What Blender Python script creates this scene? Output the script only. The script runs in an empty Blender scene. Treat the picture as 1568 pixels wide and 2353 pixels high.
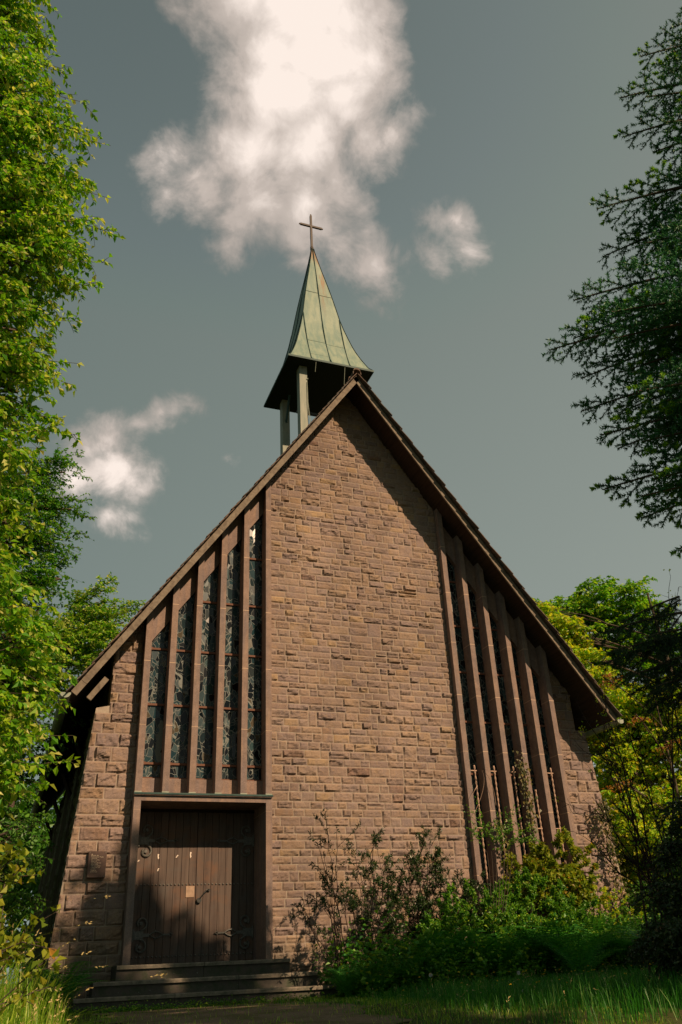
import bpy, math, random
import numpy as np
from mathutils import Matrix, Vector

# ------------------------------------------------------------------ camera, world, sun, exposure
SC = bpy.context.scene
C = SC.collection
R = math.radians
CAM = np.array([-7.358, -17.5, 0.5])
FW = np.array([0.3216703, 0.81734348, 0.47799357])
RT = np.array([0.93788851, -0.3443417, -0.04235503])
UP = np.array([-0.12997451, -0.46192903, 0.87734155])
FPX = 1917.3            # focal length in pixels of a 1568 x 2353 picture

cam = bpy.data.objects.new('camera', bpy.data.cameras.new('camera'))
C.objects.link(cam)
m = Matrix.Identity(4)
for i in range(3):
    m[i][0] = RT[i]; m[i][1] = UP[i]; m[i][2] = -FW[i]; m[i][3] = CAM[i]
cam.matrix_world = m
cam.data.sensor_fit = 'VERTICAL'
cam.data.sensor_height = 36.0
cam.data.sensor_width = 24.0
cam.data.lens = 29.34
cam.data.clip_start = 0.05
cam.data.clip_end = 2000
SC.camera = cam

SUN_DIR = Vector((0.5, -1.0, 0.80)).normalized()     # towards the sun
SUN_EL = math.asin(SUN_DIR.z)
SUN_AZ = math.atan2(SUN_DIR.x, SUN_DIR.y)
sun = bpy.data.lights.new('sun', 'SUN')
sun.energy = 5.0
sun.angle = R(0.5)
sun.color = (1.0, 0.70, 0.45)
so = bpy.data.objects.new('sun', sun)
C.objects.link(so)
so.rotation_euler = SUN_DIR.to_track_quat('Z', 'Y').to_euler()

SC.view_settings.view_transform = 'Standard'
SC.view_settings.look = 'None'
SC.view_settings.gamma = 1.0
SC.view_settings.exposure = 0.2
SC.view_settings.use_curve_mapping = False


def ray(px, py):
    d = FW * FPX + RT * (px - 784.0) - UP * (py - 1176.3)
    return d / np.linalg.norm(d)


def at(px, py, dist):
    return CAM + ray(px, py) * dist


class NT:
    """small helper to write node trees"""
    def __init__(self, nt):
        self.nt = nt

    def n(self, typ, inp=None, **props):
        nd = self.nt.nodes.new(typ)
        for k, v in props.items():
            setattr(nd, k, v)
        if inp:
            for k, v in inp.items():
                s = nd.inputs[k]
                if isinstance(v, bpy.types.NodeSocket):
                    self.nt.links.new(v, s)
                else:
                    s.default_value = v
        return nd

    def math(self, op, a, b=None, c=None, clamp=False):
        nd = self.nt.nodes.new('ShaderNodeMath'); nd.operation = op; nd.use_clamp = clamp
        for i, v in enumerate((a, b, c)):
            if v is None:
                continue
            if isinstance(v, bpy.types.NodeSocket):
                self.nt.links.new(v, nd.inputs[i])
            else:
                nd.inputs[i].default_value = v
        return nd.outputs[0]

    def vec(self, op, a, b=None):
        nd = self.nt.nodes.new('ShaderNodeVectorMath'); nd.operation = op
        for i, v in enumerate((a, b)):
            if v is None:
                continue
            if isinstance(v, bpy.types.NodeSocket):
                self.nt.links.new(v, nd.inputs[i])
            else:
                nd.inputs[i].default_value = v
        return nd

    def ramp(self, fac, stops, interp='LINEAR'):
        nd = self.nt.nodes.new('ShaderNodeValToRGB')
        nd.color_ramp.interpolation = interp
        el = nd.color_ramp.elements
        while len(el) < len(stops):
            el.new(0.5)
        for e, (p, c) in zip(el, stops):
            e.position = p
            e.color = (c, c, c, 1) if isinstance(c, (int, float)) else tuple(c) + (1,)
        self.nt.links.new(fac, nd.inputs[0])
        return nd.outputs[0]

    def mix(self, fac, a, b, blend='MIX'):
        nd = self.nt.nodes.new('ShaderNodeMix'); nd.data_type = 'RGBA'; nd.blend_type = blend
        for s, v in ((nd.inputs[0], fac), (nd.inputs[6], a), (nd.inputs[7], b)):
            if isinstance(v, bpy.types.NodeSocket):
                self.nt.links.new(v, s)
            elif isinstance(v, (int, float)):
                s.default_value = v
            else:
                s.default_value = tuple(v) + (1,)
        return nd.outputs[2]

    def noise(self, vec, scale, detail=4.0, rough=0.55, dist=0.0, out=0):
        nd = self.nt.nodes.new('ShaderNodeTexNoise')
        nd.inputs['Scale'].default_value = scale
        nd.inputs['Detail'].default_value = detail
        nd.inputs['Roughness'].default_value = rough
        nd.inputs['Distortion'].default_value = dist
        if vec is not None:
            self.nt.links.new(vec, nd.inputs['Vector'])
        return nd.outputs[out]


# sky: Nishita toned towards the grey-green of the photograph, with broken cumulus in fixed directions
world = bpy.data.worlds.new('World')
SC.world = world
world.use_nodes = True
wt = world.node_tree
wt.nodes.clear()
W = NT(wt)
sky = W.n('ShaderNodeTexSky', sky_type='NISHITA', sun_disc=False, sun_elevation=SUN_EL, sun_rotation=SUN_AZ,
          air_density=1.0, dust_density=2.0, ozone_density=1.0)
tc = W.n('ShaderNodeTexCoord')
dirv = tc.outputs['Generated']
hs = W.n('ShaderNodeHueSaturation', {'Saturation': 0.14, 'Value': 1.0, 'Color': sky.outputs[0]})
base_sky = W.vec('MINIMUM', hs.outputs[0], (2.15, 2.15, 2.15)).outputs[0]      # thin veil instead of a glare round the sun
base_sky = W.mix(1.0, base_sky, (0.80, 1.0, 0.935), 'MULTIPLY')
el_ = W.n('ShaderNodeSeparateXYZ', {0: dirv}).outputs[2]
elf = W.math('MULTIPLY_ADD', el_, -0.62, 1.38)
base_sky = W.vec('MULTIPLY', base_sky, W.n('ShaderNodeCombineXYZ', {'X': elf, 'Y': elf, 'Z': elf}).outputs[0]).outputs[0]
# clouds: (x, y, radius) of the puffs as directions
puffs = [(560, -60, 150), (700, -40, 190), (830, -30, 90), (610, 90, 135), (720, 110, 165), (830, 120, 60), (640, 220, 150), (760, 230, 140),
         (860, 200, 70), (900, 310, 70), (840, 330, 90), (700, 350, 140), (560, 350, 110), (410, 345, 60), (400, 430, 60), (470, 420, 90),
         (580, 460, 110), (700, 470, 110), (520, 560, 62), (780, 440, 85), (690, 600, 62), (780, 560, 72), (860, 600, 85), (870, 660, 50), (670, 540, 75), (740, 520, 80), (850, 500, 45), (380, 380, 60),
         (1045, 515, 50), (1010, 590, 36), (1080, 575, 40),
         (300, 985, 55), (390, 952, 46), (215, 1010, 72), (250, 1085, 84), (300, 1115, 56), (262, 1190, 58), (190, 1090, 72), (285, 1225, 34), (345, 972, 54), (428, 948, 32), (525, 1045, 12)]
warp = W.n('ShaderNodeTexNoise', {'Scale': 7.0, 'Detail': 5.0, 'Roughness': 0.6, 'Vector': dirv})
wv = W.vec('SUBTRACT', warp.outputs['Color'], (0.5, 0.5, 0.5)).outputs[0]
wv = W.vec('MULTIPLY', wv, (0.085, 0.085, 0.085)).outputs[0]
dw = W.vec('ADD', dirv, wv).outputs[0]
field = None
for (px, py, r) in puffs:
    c = ray(px, py)
    dist = W.vec('DISTANCE', dw, tuple(c)).outputs['Value']
    f = W.math('MULTIPLY_ADD', dist, -FPX / r, 1.0)          # 1 in the middle, 0 at the radius
    f = W.math('MULTIPLY', f, r / 100.0)
    field = f if field is None else W.math('SMOOTH_MAX', field, f, 0.25)
fine = W.noise(dirv, 18.0, 10.0, 0.64, 0.35)
fine2 = W.noise(dirv, 5.0, 3.0, 0.5)
f2 = W.math('MULTIPLY_ADD', fine, 1.35, -0.61)
fld = W.math('ADD', field, f2)
mask = W.ramp(fld, [(0.0, 0.0), (0.10, 0.07), (0.30, 0.48), (0.62, 1.0)])
# wisps elsewhere in the sky
shade = W.noise(dirv, 5.0, 4.0, 0.5, 0.3)
bright = W.math('ADD', W.math('MULTIPLY', fld, 0.42), W.math('MULTIPLY', shade, 1.0))
cloud_col = W.ramp(bright, [(0.46, (0.31, 0.275, 0.245)), (0.78, (0.53, 0.46, 0.41)), (1.10, (0.93, 0.81, 0.73))])
side_ = W.vec('DOT_PRODUCT', dirv, (float(RT[0]), float(RT[1]), -0.35)).outputs['Value']
base_sky = W.vec('MULTIPLY', base_sky, W.n('ShaderNodeCombineXYZ', {'X': W.math('MULTIPLY_ADD', side_, 0.50, 1.10), 'Y': W.math('MULTIPLY_ADD', side_, 0.36, 1.02), 'Z': W.math('MULTIPLY_ADD', side_, 0.32, 1.0)}).outputs[0]).outputs[0]
bg1 = W.n('ShaderNodeBackground', {'Color': base_sky, 'Strength': 0.10})
bg2 = W.n('ShaderNodeBackground', {'Color': cloud_col, 'Strength': 0.92})
mx = W.n('ShaderNodeMixShader', {0: mask, 1: bg1.outputs[0], 2: bg2.outputs[0]})
W.n('ShaderNodeOutputWorld', {'Surface': mx.outputs[0]})

# ------------------------------------------------------------------ object helpers
rng = np.random.default_rng(7)
random.seed(7)


def mesh_np(name, verts, faces, mat, parent=None, smooth=False, midx=None):
    """verts (n,3); faces: (m,k) array or list of such arrays"""
    if not isinstance(faces, list):
        faces = [faces]
    faces = [np.asarray(f, dtype=np.int32) for f in faces if len(f)]
    me = bpy.data.meshes.new(name)
    verts = np.asarray(verts, dtype=np.float32)
    nl = sum(f.size for f in faces); nf = sum(len(f) for f in faces)
    me.vertices.add(len(verts)); me.vertices.foreach_set('co', verts.ravel())
    me.loops.add(nl); me.loops.foreach_set('vertex_index', np.concatenate([f.ravel() for f in faces]))
    me.polygons.add(nf)
    ls = []; lt = []; o = 0
    for f in faces:
        k = f.shape[1]
        ls.append(np.arange(len(f)) * k + o); lt.append(np.full(len(f), k)); o += f.size
    me.polygons.foreach_set('loop_start', np.concatenate(ls).astype(np.int32))
    me.polygons.foreach_set('loop_total', np.concatenate(lt).astype(np.int32))
    if midx is not None:
        me.polygons.foreach_set('material_index', np.asarray(midx, dtype=np.int32))
    me.polygons.foreach_set('use_smooth', np.full(nf, bool(smooth)))
    me.update(calc_edges=True)
    for mm in (mat if isinstance(mat, (list, tuple)) else [mat]):
        me.materials.append(mm)
    ob = bpy.data.objects.new(name, me)
    C.objects.link(ob)
    if parent is not None:
        ob.parent = parent
        ob.matrix_parent_inverse = parent.matrix_world.inverted() if parent.matrix_world != Matrix.Identity(4) else Matrix.Identity(4)
    return ob


class MB:
    """collects shapes (world coordinates) and links them as ONE mesh"""
    def __init__(self):
        self.v = []; self.f = {}; self.n = 0; self.mi = {}

    def add(self, v, f, mi=0):
        v = np.asarray(v, float)
        for face in f:
            k = len(face)
            self.f.setdefault(k, []).append([i + self.n for i in face])
            self.mi.setdefault(k, []).append(mi)
        self.v.append(v); self.n += len(v)

    def box(self, x0, x1, y0, y1, z0, z1, mi=0):
        v = [(x0, y0, z0), (x1, y0, z0), (x1, y1, z0), (x0, y1, z0), (x0, y0, z1), (x1, y0, z1), (x1, y1, z1), (x0, y1, z1)]
        self.hexa(v, mi)

    def hexa(self, v, mi=0):
        self.add(v, [(3, 2, 1, 0), (4, 5, 6, 7), (0, 1, 5, 4), (1, 2, 6, 5), (2, 3, 7, 6), (3, 0, 4, 7)], mi)

    def prism(self, poly, y0, y1, mi=0):
        """poly: list of (x,z); extruded along y"""
        n = len(poly)
        v = [(x, y0, z) for x, z in poly] + [(x, y1, z) for x, z in poly]
        self.add(v, [tuple(range(n)), tuple(range(2 * n - 1, n - 1, -1))], mi)
        v2 = v
        self.n -= 0
        base = self.n - 2 * n
        for i in range(n):
            j = (i + 1) % n
            self.f.setdefault(4, []).append([base + j, base + i, base + n + i, base + n + j]); self.mi.setdefault(4, []).append(mi)

    def tube(self, pts, rad, k=6, mi=0, cap=True):
        pts = np.asarray(pts, float); n = len(pts)
        rad = np.full(n, rad) if np.isscalar(rad) else np.asarray(rad, float)
        V, F = tube_arr(pts, rad, k)
        self.add(V, F.tolist(), mi)
        if cap:
            b = self.n - len(V)
            self.f.setdefault(k, []).append([b + i for i in range(k)][::-1]); self.mi.setdefault(k, []).append(mi)
            self.f.setdefault(k, []).append([b + (n - 1) * k + i for i in range(k)]); self.mi.setdefault(k, []).append(mi)

    def build(self, name, mat, parent=None, smooth=False):
        ks = sorted(self.f)
        return mesh_np(name, np.concatenate(self.v), [np.array(self.f[k]) for k in ks], mat, parent, smooth,
                       np.concatenate([self.mi[k] for k in ks]))


def tube_arr(pts, rad, k):
    n = len(pts)
    t = np.gradient(pts, axis=0)
    t /= np.linalg.norm(t, axis=1)[:, None] + 1e-9
    ref = np.array([0.31, 0.17, 0.93]) if abs(t[0][2]) < 0.9 else np.array([1.0, 0.2, 0.1])
    a = np.cross(t, ref); a /= np.linalg.norm(a, axis=1)[:, None] + 1e-9
    b = np.cross(t, a)
    th = np.arange(k) * 2 * math.pi / k
    V = pts[:, None, :] + rad[:, None, None] * (a[:, None, :] * np.cos(th)[None, :, None] + b[:, None, :] * np.sin(th)[None, :, None])
    i = np.arange(n - 1)[:, None] * k; j = np.arange(k)[None, :]; j2 = (j + 1) % k
    F = np.stack([i + j, i + j2, i + k + j2, i + k + j], -1).reshape(-1, 4)
    return V.reshape(-1, 3), F


def tag(o, label=None, cat=None, group=None, kind=None):
    if label: o['label'] = label
    if cat: o['category'] = cat
    if group: o['group'] = group
    if kind: o['kind'] = kind
    return o


def empty(name, loc=(0, 0, 0)):
    o = bpy.data.objects.new(name, None)
    C.objects.link(o)
    o.location = loc
    o.empty_display_size = 0.3
    bpy.context.view_layer.update()
    return o


# ------------------------------------------------------------------ materials
MATS = {}


def new_mat(name):
    mt = bpy.data.materials.new(name); mt.use_nodes = True
    mt.node_tree.nodes.clear()
    MATS[name] = mt
    return mt, NT(mt.node_tree)


def finish(T, col, rough=0.8, bump=None, bstr=0.4, bdist=0.02, spec=0.3, metal=0.0, normal=None):
    inp = {'Base Color': col if isinstance(col, bpy.types.NodeSocket) else tuple(col) + (1,), 'Roughness': rough,
           'Specular IOR Level': spec, 'Metallic': metal}
    if bump is not None:
        b = T.n('ShaderNodeBump', {'Height': bump, 'Strength': bstr, 'Distance': bdist})
        if normal is not None:
            T.nt.links.new(normal, b.inputs['Normal'])
        normal = b.outputs[0]
    if normal is not None:
        inp['Normal'] = normal
    p = T.n('ShaderNodeBsdfPrincipled', inp)
    T.n('ShaderNodeOutputMaterial', {'Surface': p.outputs[0]})
    return p


def coords(T, kind='Object'):
    return T.n('ShaderNodeTexCoord').outputs[kind]


def rnd(T):
    return T.n('ShaderNodeNewGeometry').outputs['Random Per Island']


def stone_material(name, dark=1.0, moss=0.0):
    mt, T = new_mat(name)
    co = coords(T)
    r = rnd(T)
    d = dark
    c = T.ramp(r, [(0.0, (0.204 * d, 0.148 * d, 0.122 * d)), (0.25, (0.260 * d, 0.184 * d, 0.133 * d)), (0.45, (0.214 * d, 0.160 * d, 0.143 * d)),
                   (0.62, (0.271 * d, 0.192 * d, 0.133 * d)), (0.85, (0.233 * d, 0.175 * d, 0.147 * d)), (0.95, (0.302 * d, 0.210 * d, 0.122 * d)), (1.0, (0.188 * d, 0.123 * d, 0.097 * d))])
    # every block gets its own offset so that the grain does not run through
    off = T.vec('MULTIPLY', T.n('ShaderNodeCombineXYZ', {'X': r, 'Y': r, 'Z': r}).outputs[0], (37.0, 11.0, 23.0)).outputs[0]
    vv = T.vec('ADD', co, off).outputs[0]
    big = T.noise(vv, 3.2, 4, 0.6)
    med = T.noise(vv, 11.0, 6, 0.68, 0.5)
    fine = T.noise(vv, 60.0, 5, 0.65)
    c = T.mix(T.ramp(big, [(0.42, 0.0), (0.66, 0.6)]), c, (0.184 * d, 0.148 * d, 0.143 * d))
    c = T.mix(T.ramp(med, [(0.56, 0.0), (0.70, 0.65)]), c, (0.316 * d, 0.214 * d, 0.122 * d))
    c = T.mix(T.ramp(med, [(0.30, 0.7), (0.42, 0.0)]), c, (0.089 * d, 0.072 * d, 0.069 * d))
    c = T.mix(0.5, c, T.ramp(fine, [(0.25, 0.35), (0.75, 0.8)]), 'OVERLAY')
    blot = T.noise(T.n('ShaderNodeMapping', {'Vector': co, 'Scale': (0.55, 0.55, 0.22)}).outputs[0], 1.0, 5, 0.62)
    c = T.mix(0.75, c, T.ramp(blot, [(0.34, 0.36), (0.66, 0.62)]), 'OVERLAY')
    zc = T.n('ShaderNodeSeparateXYZ', {0: co}).outputs[2]
    dn = T.noise(co, 1.3, 5, 0.65)
    damp = T.ramp(T.math('ADD', T.math('MULTIPLY', zc, -0.42), T.math('MULTIPLY', dn, 1.6)), [(0.30, 0.0), (0.75, 0.75)])
    c = T.mix(damp, c, (0.120 * d, 0.105 * d, 0.075 * d))
    if moss:
        mm = T.noise(co, 2.5, 5, 0.7)
        c = T.mix(T.ramp(mm, [(0.45 - 0.2 * moss, 0.0), (0.62 - 0.2 * moss, moss)]), c, (0.045, 0.055, 0.014))
    h = T.math('ADD', T.math('MULTIPLY', med, 0.7), T.math('MULTIPLY', fine, 0.3))
    finish(T, c, 0.9, h, 0.7, 0.02, 0.15)
    return mt


stone_material('stone')
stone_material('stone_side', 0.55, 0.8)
mt, T = new_mat('mortar')
n = T.noise(coords(T), 9.0, 4, 0.6)
finish(T, T.ramp(n, [(0.3, (0.28, 0.235, 0.185)), (0.7, (0.40, 0.34, 0.27))]), 0.95, n, 0.3, 0.01, 0.1)
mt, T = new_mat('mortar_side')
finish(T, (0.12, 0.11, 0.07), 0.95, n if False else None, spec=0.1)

mt, T = new_mat('ashlar')     # smooth dressed sandstone of mullions and door surround
co = coords(T)
n1 = T.noise(co, 1.6, 4, 0.6); n2 = T.noise(co, 45.0, 4, 0.7)
st = T.n('ShaderNodeMapping', {'Vector': co, 'Scale': (7.0, 7.0, 0.9)}).outputs[0]
n3 = T.noise(st, 1.0, 4, 0.6)
c = T.ramp(n1, [(0.3, (0.214, 0.150, 0.122)), (0.55, (0.251, 0.178, 0.140)), (0.75, (0.273, 0.190, 0.136))])
c = T.mix(T.ramp(n3, [(0.40, 0.0), (0.66, 0.9)]), c, (0.170, 0.138, 0.132))
n4 = T.noise(co, 6.0, 6, 0.7)
c = T.mix(0.6, c, T.ramp(n2, [(0.3, 0.30), (0.7, 0.72)]), 'OVERLAY')
c = T.mix(0.6, c, T.ramp(n4, [(0.3, 0.32), (0.7, 0.66)]), 'OVERLAY')
finish(T, c, 0.88, T.math('ADD', n2, n4), 0.35, 0.006, 0.2)

mt, T = new_mat('joint')
finish(T, (0.55, 0.40, 0.28), 0.95, spec=0.1)

mt, T = new_mat('verge_wood')
co = coords(T)
st = T.n('ShaderNodeMapping', {'Vector': co, 'Rotation': (0, 0, 0), 'Scale': (3.0, 20.0, 3.0)}).outputs[0]
n1 = T.noise(st, 2.5, 5, 0.65, 0.6)
c = T.ramp(n1, [(0.3, (0.105, 0.083, 0.065)), (0.55, (0.197, 0.162, 0.120)), (0.8, (0.249, 0.218, 0.170))])
finish(T, c, 0.8, n1, 0.5, 0.006, 0.2)

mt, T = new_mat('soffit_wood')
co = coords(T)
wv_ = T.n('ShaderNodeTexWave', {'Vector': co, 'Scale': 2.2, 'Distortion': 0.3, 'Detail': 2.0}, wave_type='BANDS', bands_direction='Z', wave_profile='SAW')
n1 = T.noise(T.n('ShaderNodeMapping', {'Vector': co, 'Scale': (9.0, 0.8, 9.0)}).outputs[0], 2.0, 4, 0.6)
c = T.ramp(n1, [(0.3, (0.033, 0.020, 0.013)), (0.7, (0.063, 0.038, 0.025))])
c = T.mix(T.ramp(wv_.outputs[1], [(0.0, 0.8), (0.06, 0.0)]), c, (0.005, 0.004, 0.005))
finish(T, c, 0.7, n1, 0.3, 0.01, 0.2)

mt, T = new_mat('roof_tile')
r = rnd(T); n1 = T.noise(coords(T), 14.0, 4, 0.65)
c = T.ramp(r, [(0.0, (0.070, 0.056, 0.051)), (0.4, (0.112, 0.086, 0.070)), (0.7, (0.144, 0.092, 0.066)), (1.0, (0.093, 0.099, 0.094))])
c = T.mix(T.ramp(n1, [(0.5, 0.0), (0.7, 0.7)]), c, (0.055, 0.066, 0.055))
finish(T, c, 0.85, n1, 0.4, 0.01, 0.2)

mt, T = new_mat('copper_patina')
co = coords(T)
n1 = T.noise(co, 2.2, 5, 0.6, 0.4); n2 = T.noise(co, 18.0, 4, 0.6)
st = T.n('ShaderNodeMapping', {'Vector': co, 'Scale': (9.0, 9.0, 0.35)}).outputs[0]
n3 = T.noise(st, 1.0, 5, 0.6)
c = T.ramp(n1, [(0.3, (0.178, 0.242, 0.184)), (0.55, (0.231, 0.291, 0.215)), (0.75, (0.268, 0.320, 0.236))])
c = T.mix(T.ramp(n3, [(0.42, 0.0), (0.62, 0.75)]), c, (0.129, 0.209, 0.173))
# rust running down from the cross, to the right of the middle seam
sx = T.n('ShaderNodeSeparateXYZ', {0: co})
zz = T.math('MULTIPLY_ADD', sx.outputs[2], 0.25, -4.75)             # 0 at z=19, 1 at z=23
side = T.ramp(T.math('MULTIPLY_ADD', sx.outputs[0], 2.5, 0.35), [(0.2, 0.0), (0.5, 1.0), (0.85, 1.0), (1.0, 0.0)])
streak = T.ramp(n3, [(0.42, 0.0), (0.56, 1.0)])
rust = T.math('MULTIPLY', T.math('MULTIPLY', streak, side), T.ramp(zz, [(0.0, 0.0), (0.45, 0.75), (0.95, 1.0)]))
rust = T.math('MAXIMUM', rust, T.ramp(T.math('ADD', zz, T.math('MULTIPLY', n2, 0.3)), [(0.88, 0.0), (1.05, 0.9)]))
c = T.mix(rust, c, (0.275, 0.145, 0.063))
finish(T, c, 0.55, n1, 0.15, 0.02, 0.4, 0.0)

mt, T = new_mat('copper_dark')
n1 = T.noise(coords(T), 6.0, 4, 0.6)
finish(T, T.ramp(n1, [(0.3, (0.02, 0.055, 0.05)), (0.7, (0.04, 0.085, 0.075))]), 0.6, n1, 0.2, 0.01, 0.3)

mt, T = new_mat('belfry_soffit')
co = coords(T)
wv_ = T.n('ShaderNodeTexWave', {'Vector': co, 'Scale': 3.0}, wave_type='BANDS', bands_direction='X', wave_profile='SAW')
c = T.mix(T.ramp(wv_.outputs[1], [(0.0, 0.9), (0.1, 0.0)]), (0.02, 0.026, 0.018), (0.006, 0.008, 0.006))
finish(T, c, 0.8, spec=0.1)

mt, T = new_mat('post_metal')
co = coords(T)
n1 = T.noise(T.n('ShaderNodeMapping', {'Vector': co, 'Scale': (6, 6, 1.2)}).outputs[0], 1.5, 4, 0.6)
finish(T, T.ramp(n1, [(0.3, (0.187, 0.220, 0.171)), (0.7, (0.306, 0.308, 0.237))]), 0.6, n1, 0.1, 0.01, 0.3)

mt, T = new_mat('iron')
n1 = T.noise(coords(T), 30.0, 4, 0.6)
finish(T, T.ramp(n1, [(0.3, (0.02, 0.025, 0.025)), (0.7, (0.055, 0.055, 0.05))]), 0.5, n1, 0.3, 0.004, 0.5, 0.3)

mt, T = new_mat('iron_hinge')
n1 = T.noise(coords(T), 30.0, 4, 0.6)
finish(T, T.ramp(n1, [(0.3, (0.06, 0.07, 0.065)), (0.7, (0.15, 0.14, 0.12))]), 0.55, n1, 0.5, 0.004, 0.5, 0.2)

mt, T = new_mat('bronze_cross')
finish(T, (0.075, 0.06, 0.05), 0.6, spec=0.3)

mt, T = new_mat('rust_bar')
finish(T, (0.15, 0.075, 0.05), 0.8, spec=0.2)

mt, T = new_mat('rod_metal')
finish(T, (0.42, 0.28, 0.20), 0.6, spec=0.4)

mt, T = new_mat('door_wood')
co = coords(T); r = rnd(T)
off = T.vec('MULTIPLY', T.n('ShaderNodeCombineXYZ', {'X': r, 'Y': r, 'Z': r}).outputs[0], (17.0, 11.0, 23.0)).outputs[0]
vv = T.vec('ADD', co, off).outputs[0]
n1 = T.noise(T.n('ShaderNodeMapping', {'Vector': vv, 'Scale': (14, 14, 0.8)}).outputs[0], 1.0, 6, 0.65, 0.5)
n2 = T.noise(co, 2.6, 4, 0.6)
c = T.ramp(n1, [(0.3, (0.058, 0.040, 0.034)), (0.5, (0.099, 0.074, 0.060)), (0.7, (0.128, 0.097, 0.078))])
c = T.mix(T.ramp(n2, [(0.5, 0.0), (0.68, 0.7)]), c, (0.153, 0.081, 0.047))
c = T.mix(T.ramp(n2, [(0.30, 0.6), (0.42, 0.0)]), c, (0.095, 0.085, 0.077))
finish(T, c, 0.75, n1, 0.4, 0.004, 0.25)

mt, T = new_mat('dark_wood')
finish(T, (0.03, 0.02, 0.016), 0.8, spec=0.2)
mt, T = new_mat('pale_wood')
n1 = T.noise(coords(T), 20.0, 3, 0.6)
finish(T, T.ramp(n1, [(0.3, (0.30, 0.21, 0.15)), (0.7, (0.42, 0.30, 0.21))]), 0.85, spec=0.1)
mt, T = new_mat('paper')
finish(T, (0.72, 0.62, 0.52), 0.9, spec=0.1)

mt, T = new_mat('step_stone')
co = coords(T)
n1 = T.noise(co, 5.0, 5, 0.65); n2 = T.noise(co, 26.0, 4, 0.6)
c = T.ramp(n1, [(0.3, (0.062, 0.058, 0.050)), (0.6, (0.112, 0.095, 0.079)), (0.8, (0.149, 0.129, 0.108))])
c = T.mix(T.ramp(n1, [(0.45, 0.0), (0.62, 0.7)]), c, (0.031, 0.051, 0.025))
c = T.mix(T.ramp(n2, [(0.66, 0.0), (0.72, 0.8)]), c, (0.198, 0.231, 0.194))
finish(T, c, 0.9, n2, 0.4, 0.01, 0.15)

mt, T = new_mat('step_edge')  # worn nosing, its paler colour also paints in the light on the treads
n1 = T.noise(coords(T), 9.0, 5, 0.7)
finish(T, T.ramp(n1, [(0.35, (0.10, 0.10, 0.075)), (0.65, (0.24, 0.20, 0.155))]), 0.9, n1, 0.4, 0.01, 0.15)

mt, T = new_mat('plaque_face')
n1 = T.noise(coords(T), 30.0, 4, 0.6)
finish(T, T.ramp(n1, [(0.3, (0.055, 0.032, 0.024)), (0.7, (0.09, 0.05, 0.036))]), 0.5, n1, 0.2, 0.003, 0.4)
mt, T = new_mat('plaque_text')
finish(T, (0.75, 0.62, 0.45), 0.6, spec=0.3)
mt, T = new_mat('gutter_zinc')
n1 = T.noise(coords(T), 5.0, 4, 0.6)
finish(T, T.ramp(n1, [(0.3, (0.20, 0.25, 0.19)), (0.7, (0.34, 0.36, 0.28))]), 0.5, spec=0.4)

# leaded glass: irregular quarries, some clear, some deep, some milky
mt, T = new_mat('leaded_glass')
co = coords(T)
geo = T.n('ShaderNodeNewGeometry')
mp = T.n('ShaderNodeMapping', {'Vector': co, 'Scale': (9.5, 0.02, 5.6)}).outputs[0]
wn = T.n('ShaderNodeTexNoise', {'Vector': mp, 'Scale': 0.6, 'Detail': 1.0})
wv2 = T.vec('MULTIPLY', T.vec('SUBTRACT', wn.outputs['Color'], (0.5, 0.5, 0.5)).outputs[0], (1.2, 0.0, 1.2)).outputs[0]
mp2 = T.vec('ADD', mp, wv2).outputs[0]
ve = T.n('ShaderNodeTexVoronoi', {'Vector': mp2, 'Scale': 1.0, 'Randomness': 0.95}, feature='DISTANCE_TO_EDGE')
vc = T.n('ShaderNodeTexVoronoi', {'Vector': mp2, 'Scale': 1.0, 'Randomness': 0.95}, feature='F1')
sep = T.n('ShaderNodeSeparateColor', {0: vc.outputs['Color']})
mp3 = T.n('ShaderNodeMapping', {'Vector': co, 'Scale': (2.3, 0.02, 1.1), 'Rotation': (0, 0.5, 0)}).outputs[0]
ve2 = T.n('ShaderNodeTexVoronoi', {'Vector': T.vec('ADD', mp3, wv2).outputs[0], 'Scale': 1.0, 'Randomness': 1.0}, feature='DISTANCE_TO_EDGE')
lead = T.math('MAXIMUM', T.math('LESS_THAN', ve.outputs['Distance'], 0.022), T.math('LESS_THAN', ve2.outputs['Distance'], 0.010))
gc = T.ramp(sep.outputs[0], [(0.0, (0.004, 0.006, 0.008)), (0.30, (0.010, 0.020, 0.022)), (0.50, (0.018, 0.042, 0.048)), (0.70, (0.012, 0.034, 0.042)), (0.86, (0.035, 0.065, 0.07)), (0.92, (0.07, 0.06, 0.04)), (0.97, (0.002, 0.004, 0.006))], 'CONSTANT')
grain = T.noise(co, 40.0, 4, 0.6)
gc = T.mix(0.5, gc, T.ramp(grain, [(0.3, 0.2), (0.7, 0.8)]), 'OVERLAY')
tilt = T.vec('MULTIPLY', T.vec('SUBTRACT', vc.outputs['Color'], (0.5, 0.5, 0.5)).outputs[0], (0.16, 0.0, 0.12)).outputs[0]
nn = T.vec('NORMALIZE', T.vec('ADD', geo.outputs['Normal'], tilt).outputs[0]).outputs[0]
glass = T.n('ShaderNodeBsdfPrincipled', {'Base Color': gc, 'Roughness': T.math('MULTIPLY_ADD', sep.outputs[1], 0.25, 0.06), 'Specular IOR Level': 0.32, 'Normal': nn})
bp = T.n('ShaderNodeBump', {'Height': T.math('SUBTRACT', 0.06, ve.outputs['Distance'], clamp=True), 'Strength': 1.0, 'Distance': 0.05})
leadb = T.n('ShaderNodeBsdfPrincipled', {'Base Color': (0.13, 0.15, 0.135, 1), 'Roughness': 0.6, 'Normal': bp.outputs[0]})
ms = T.n('ShaderNodeMixShader', {0: lead, 1: glass.outputs[0], 2: leadb.outputs[0]})
T.n('ShaderNodeOutputMaterial', {'Surface': ms.outputs[0]})

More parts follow.
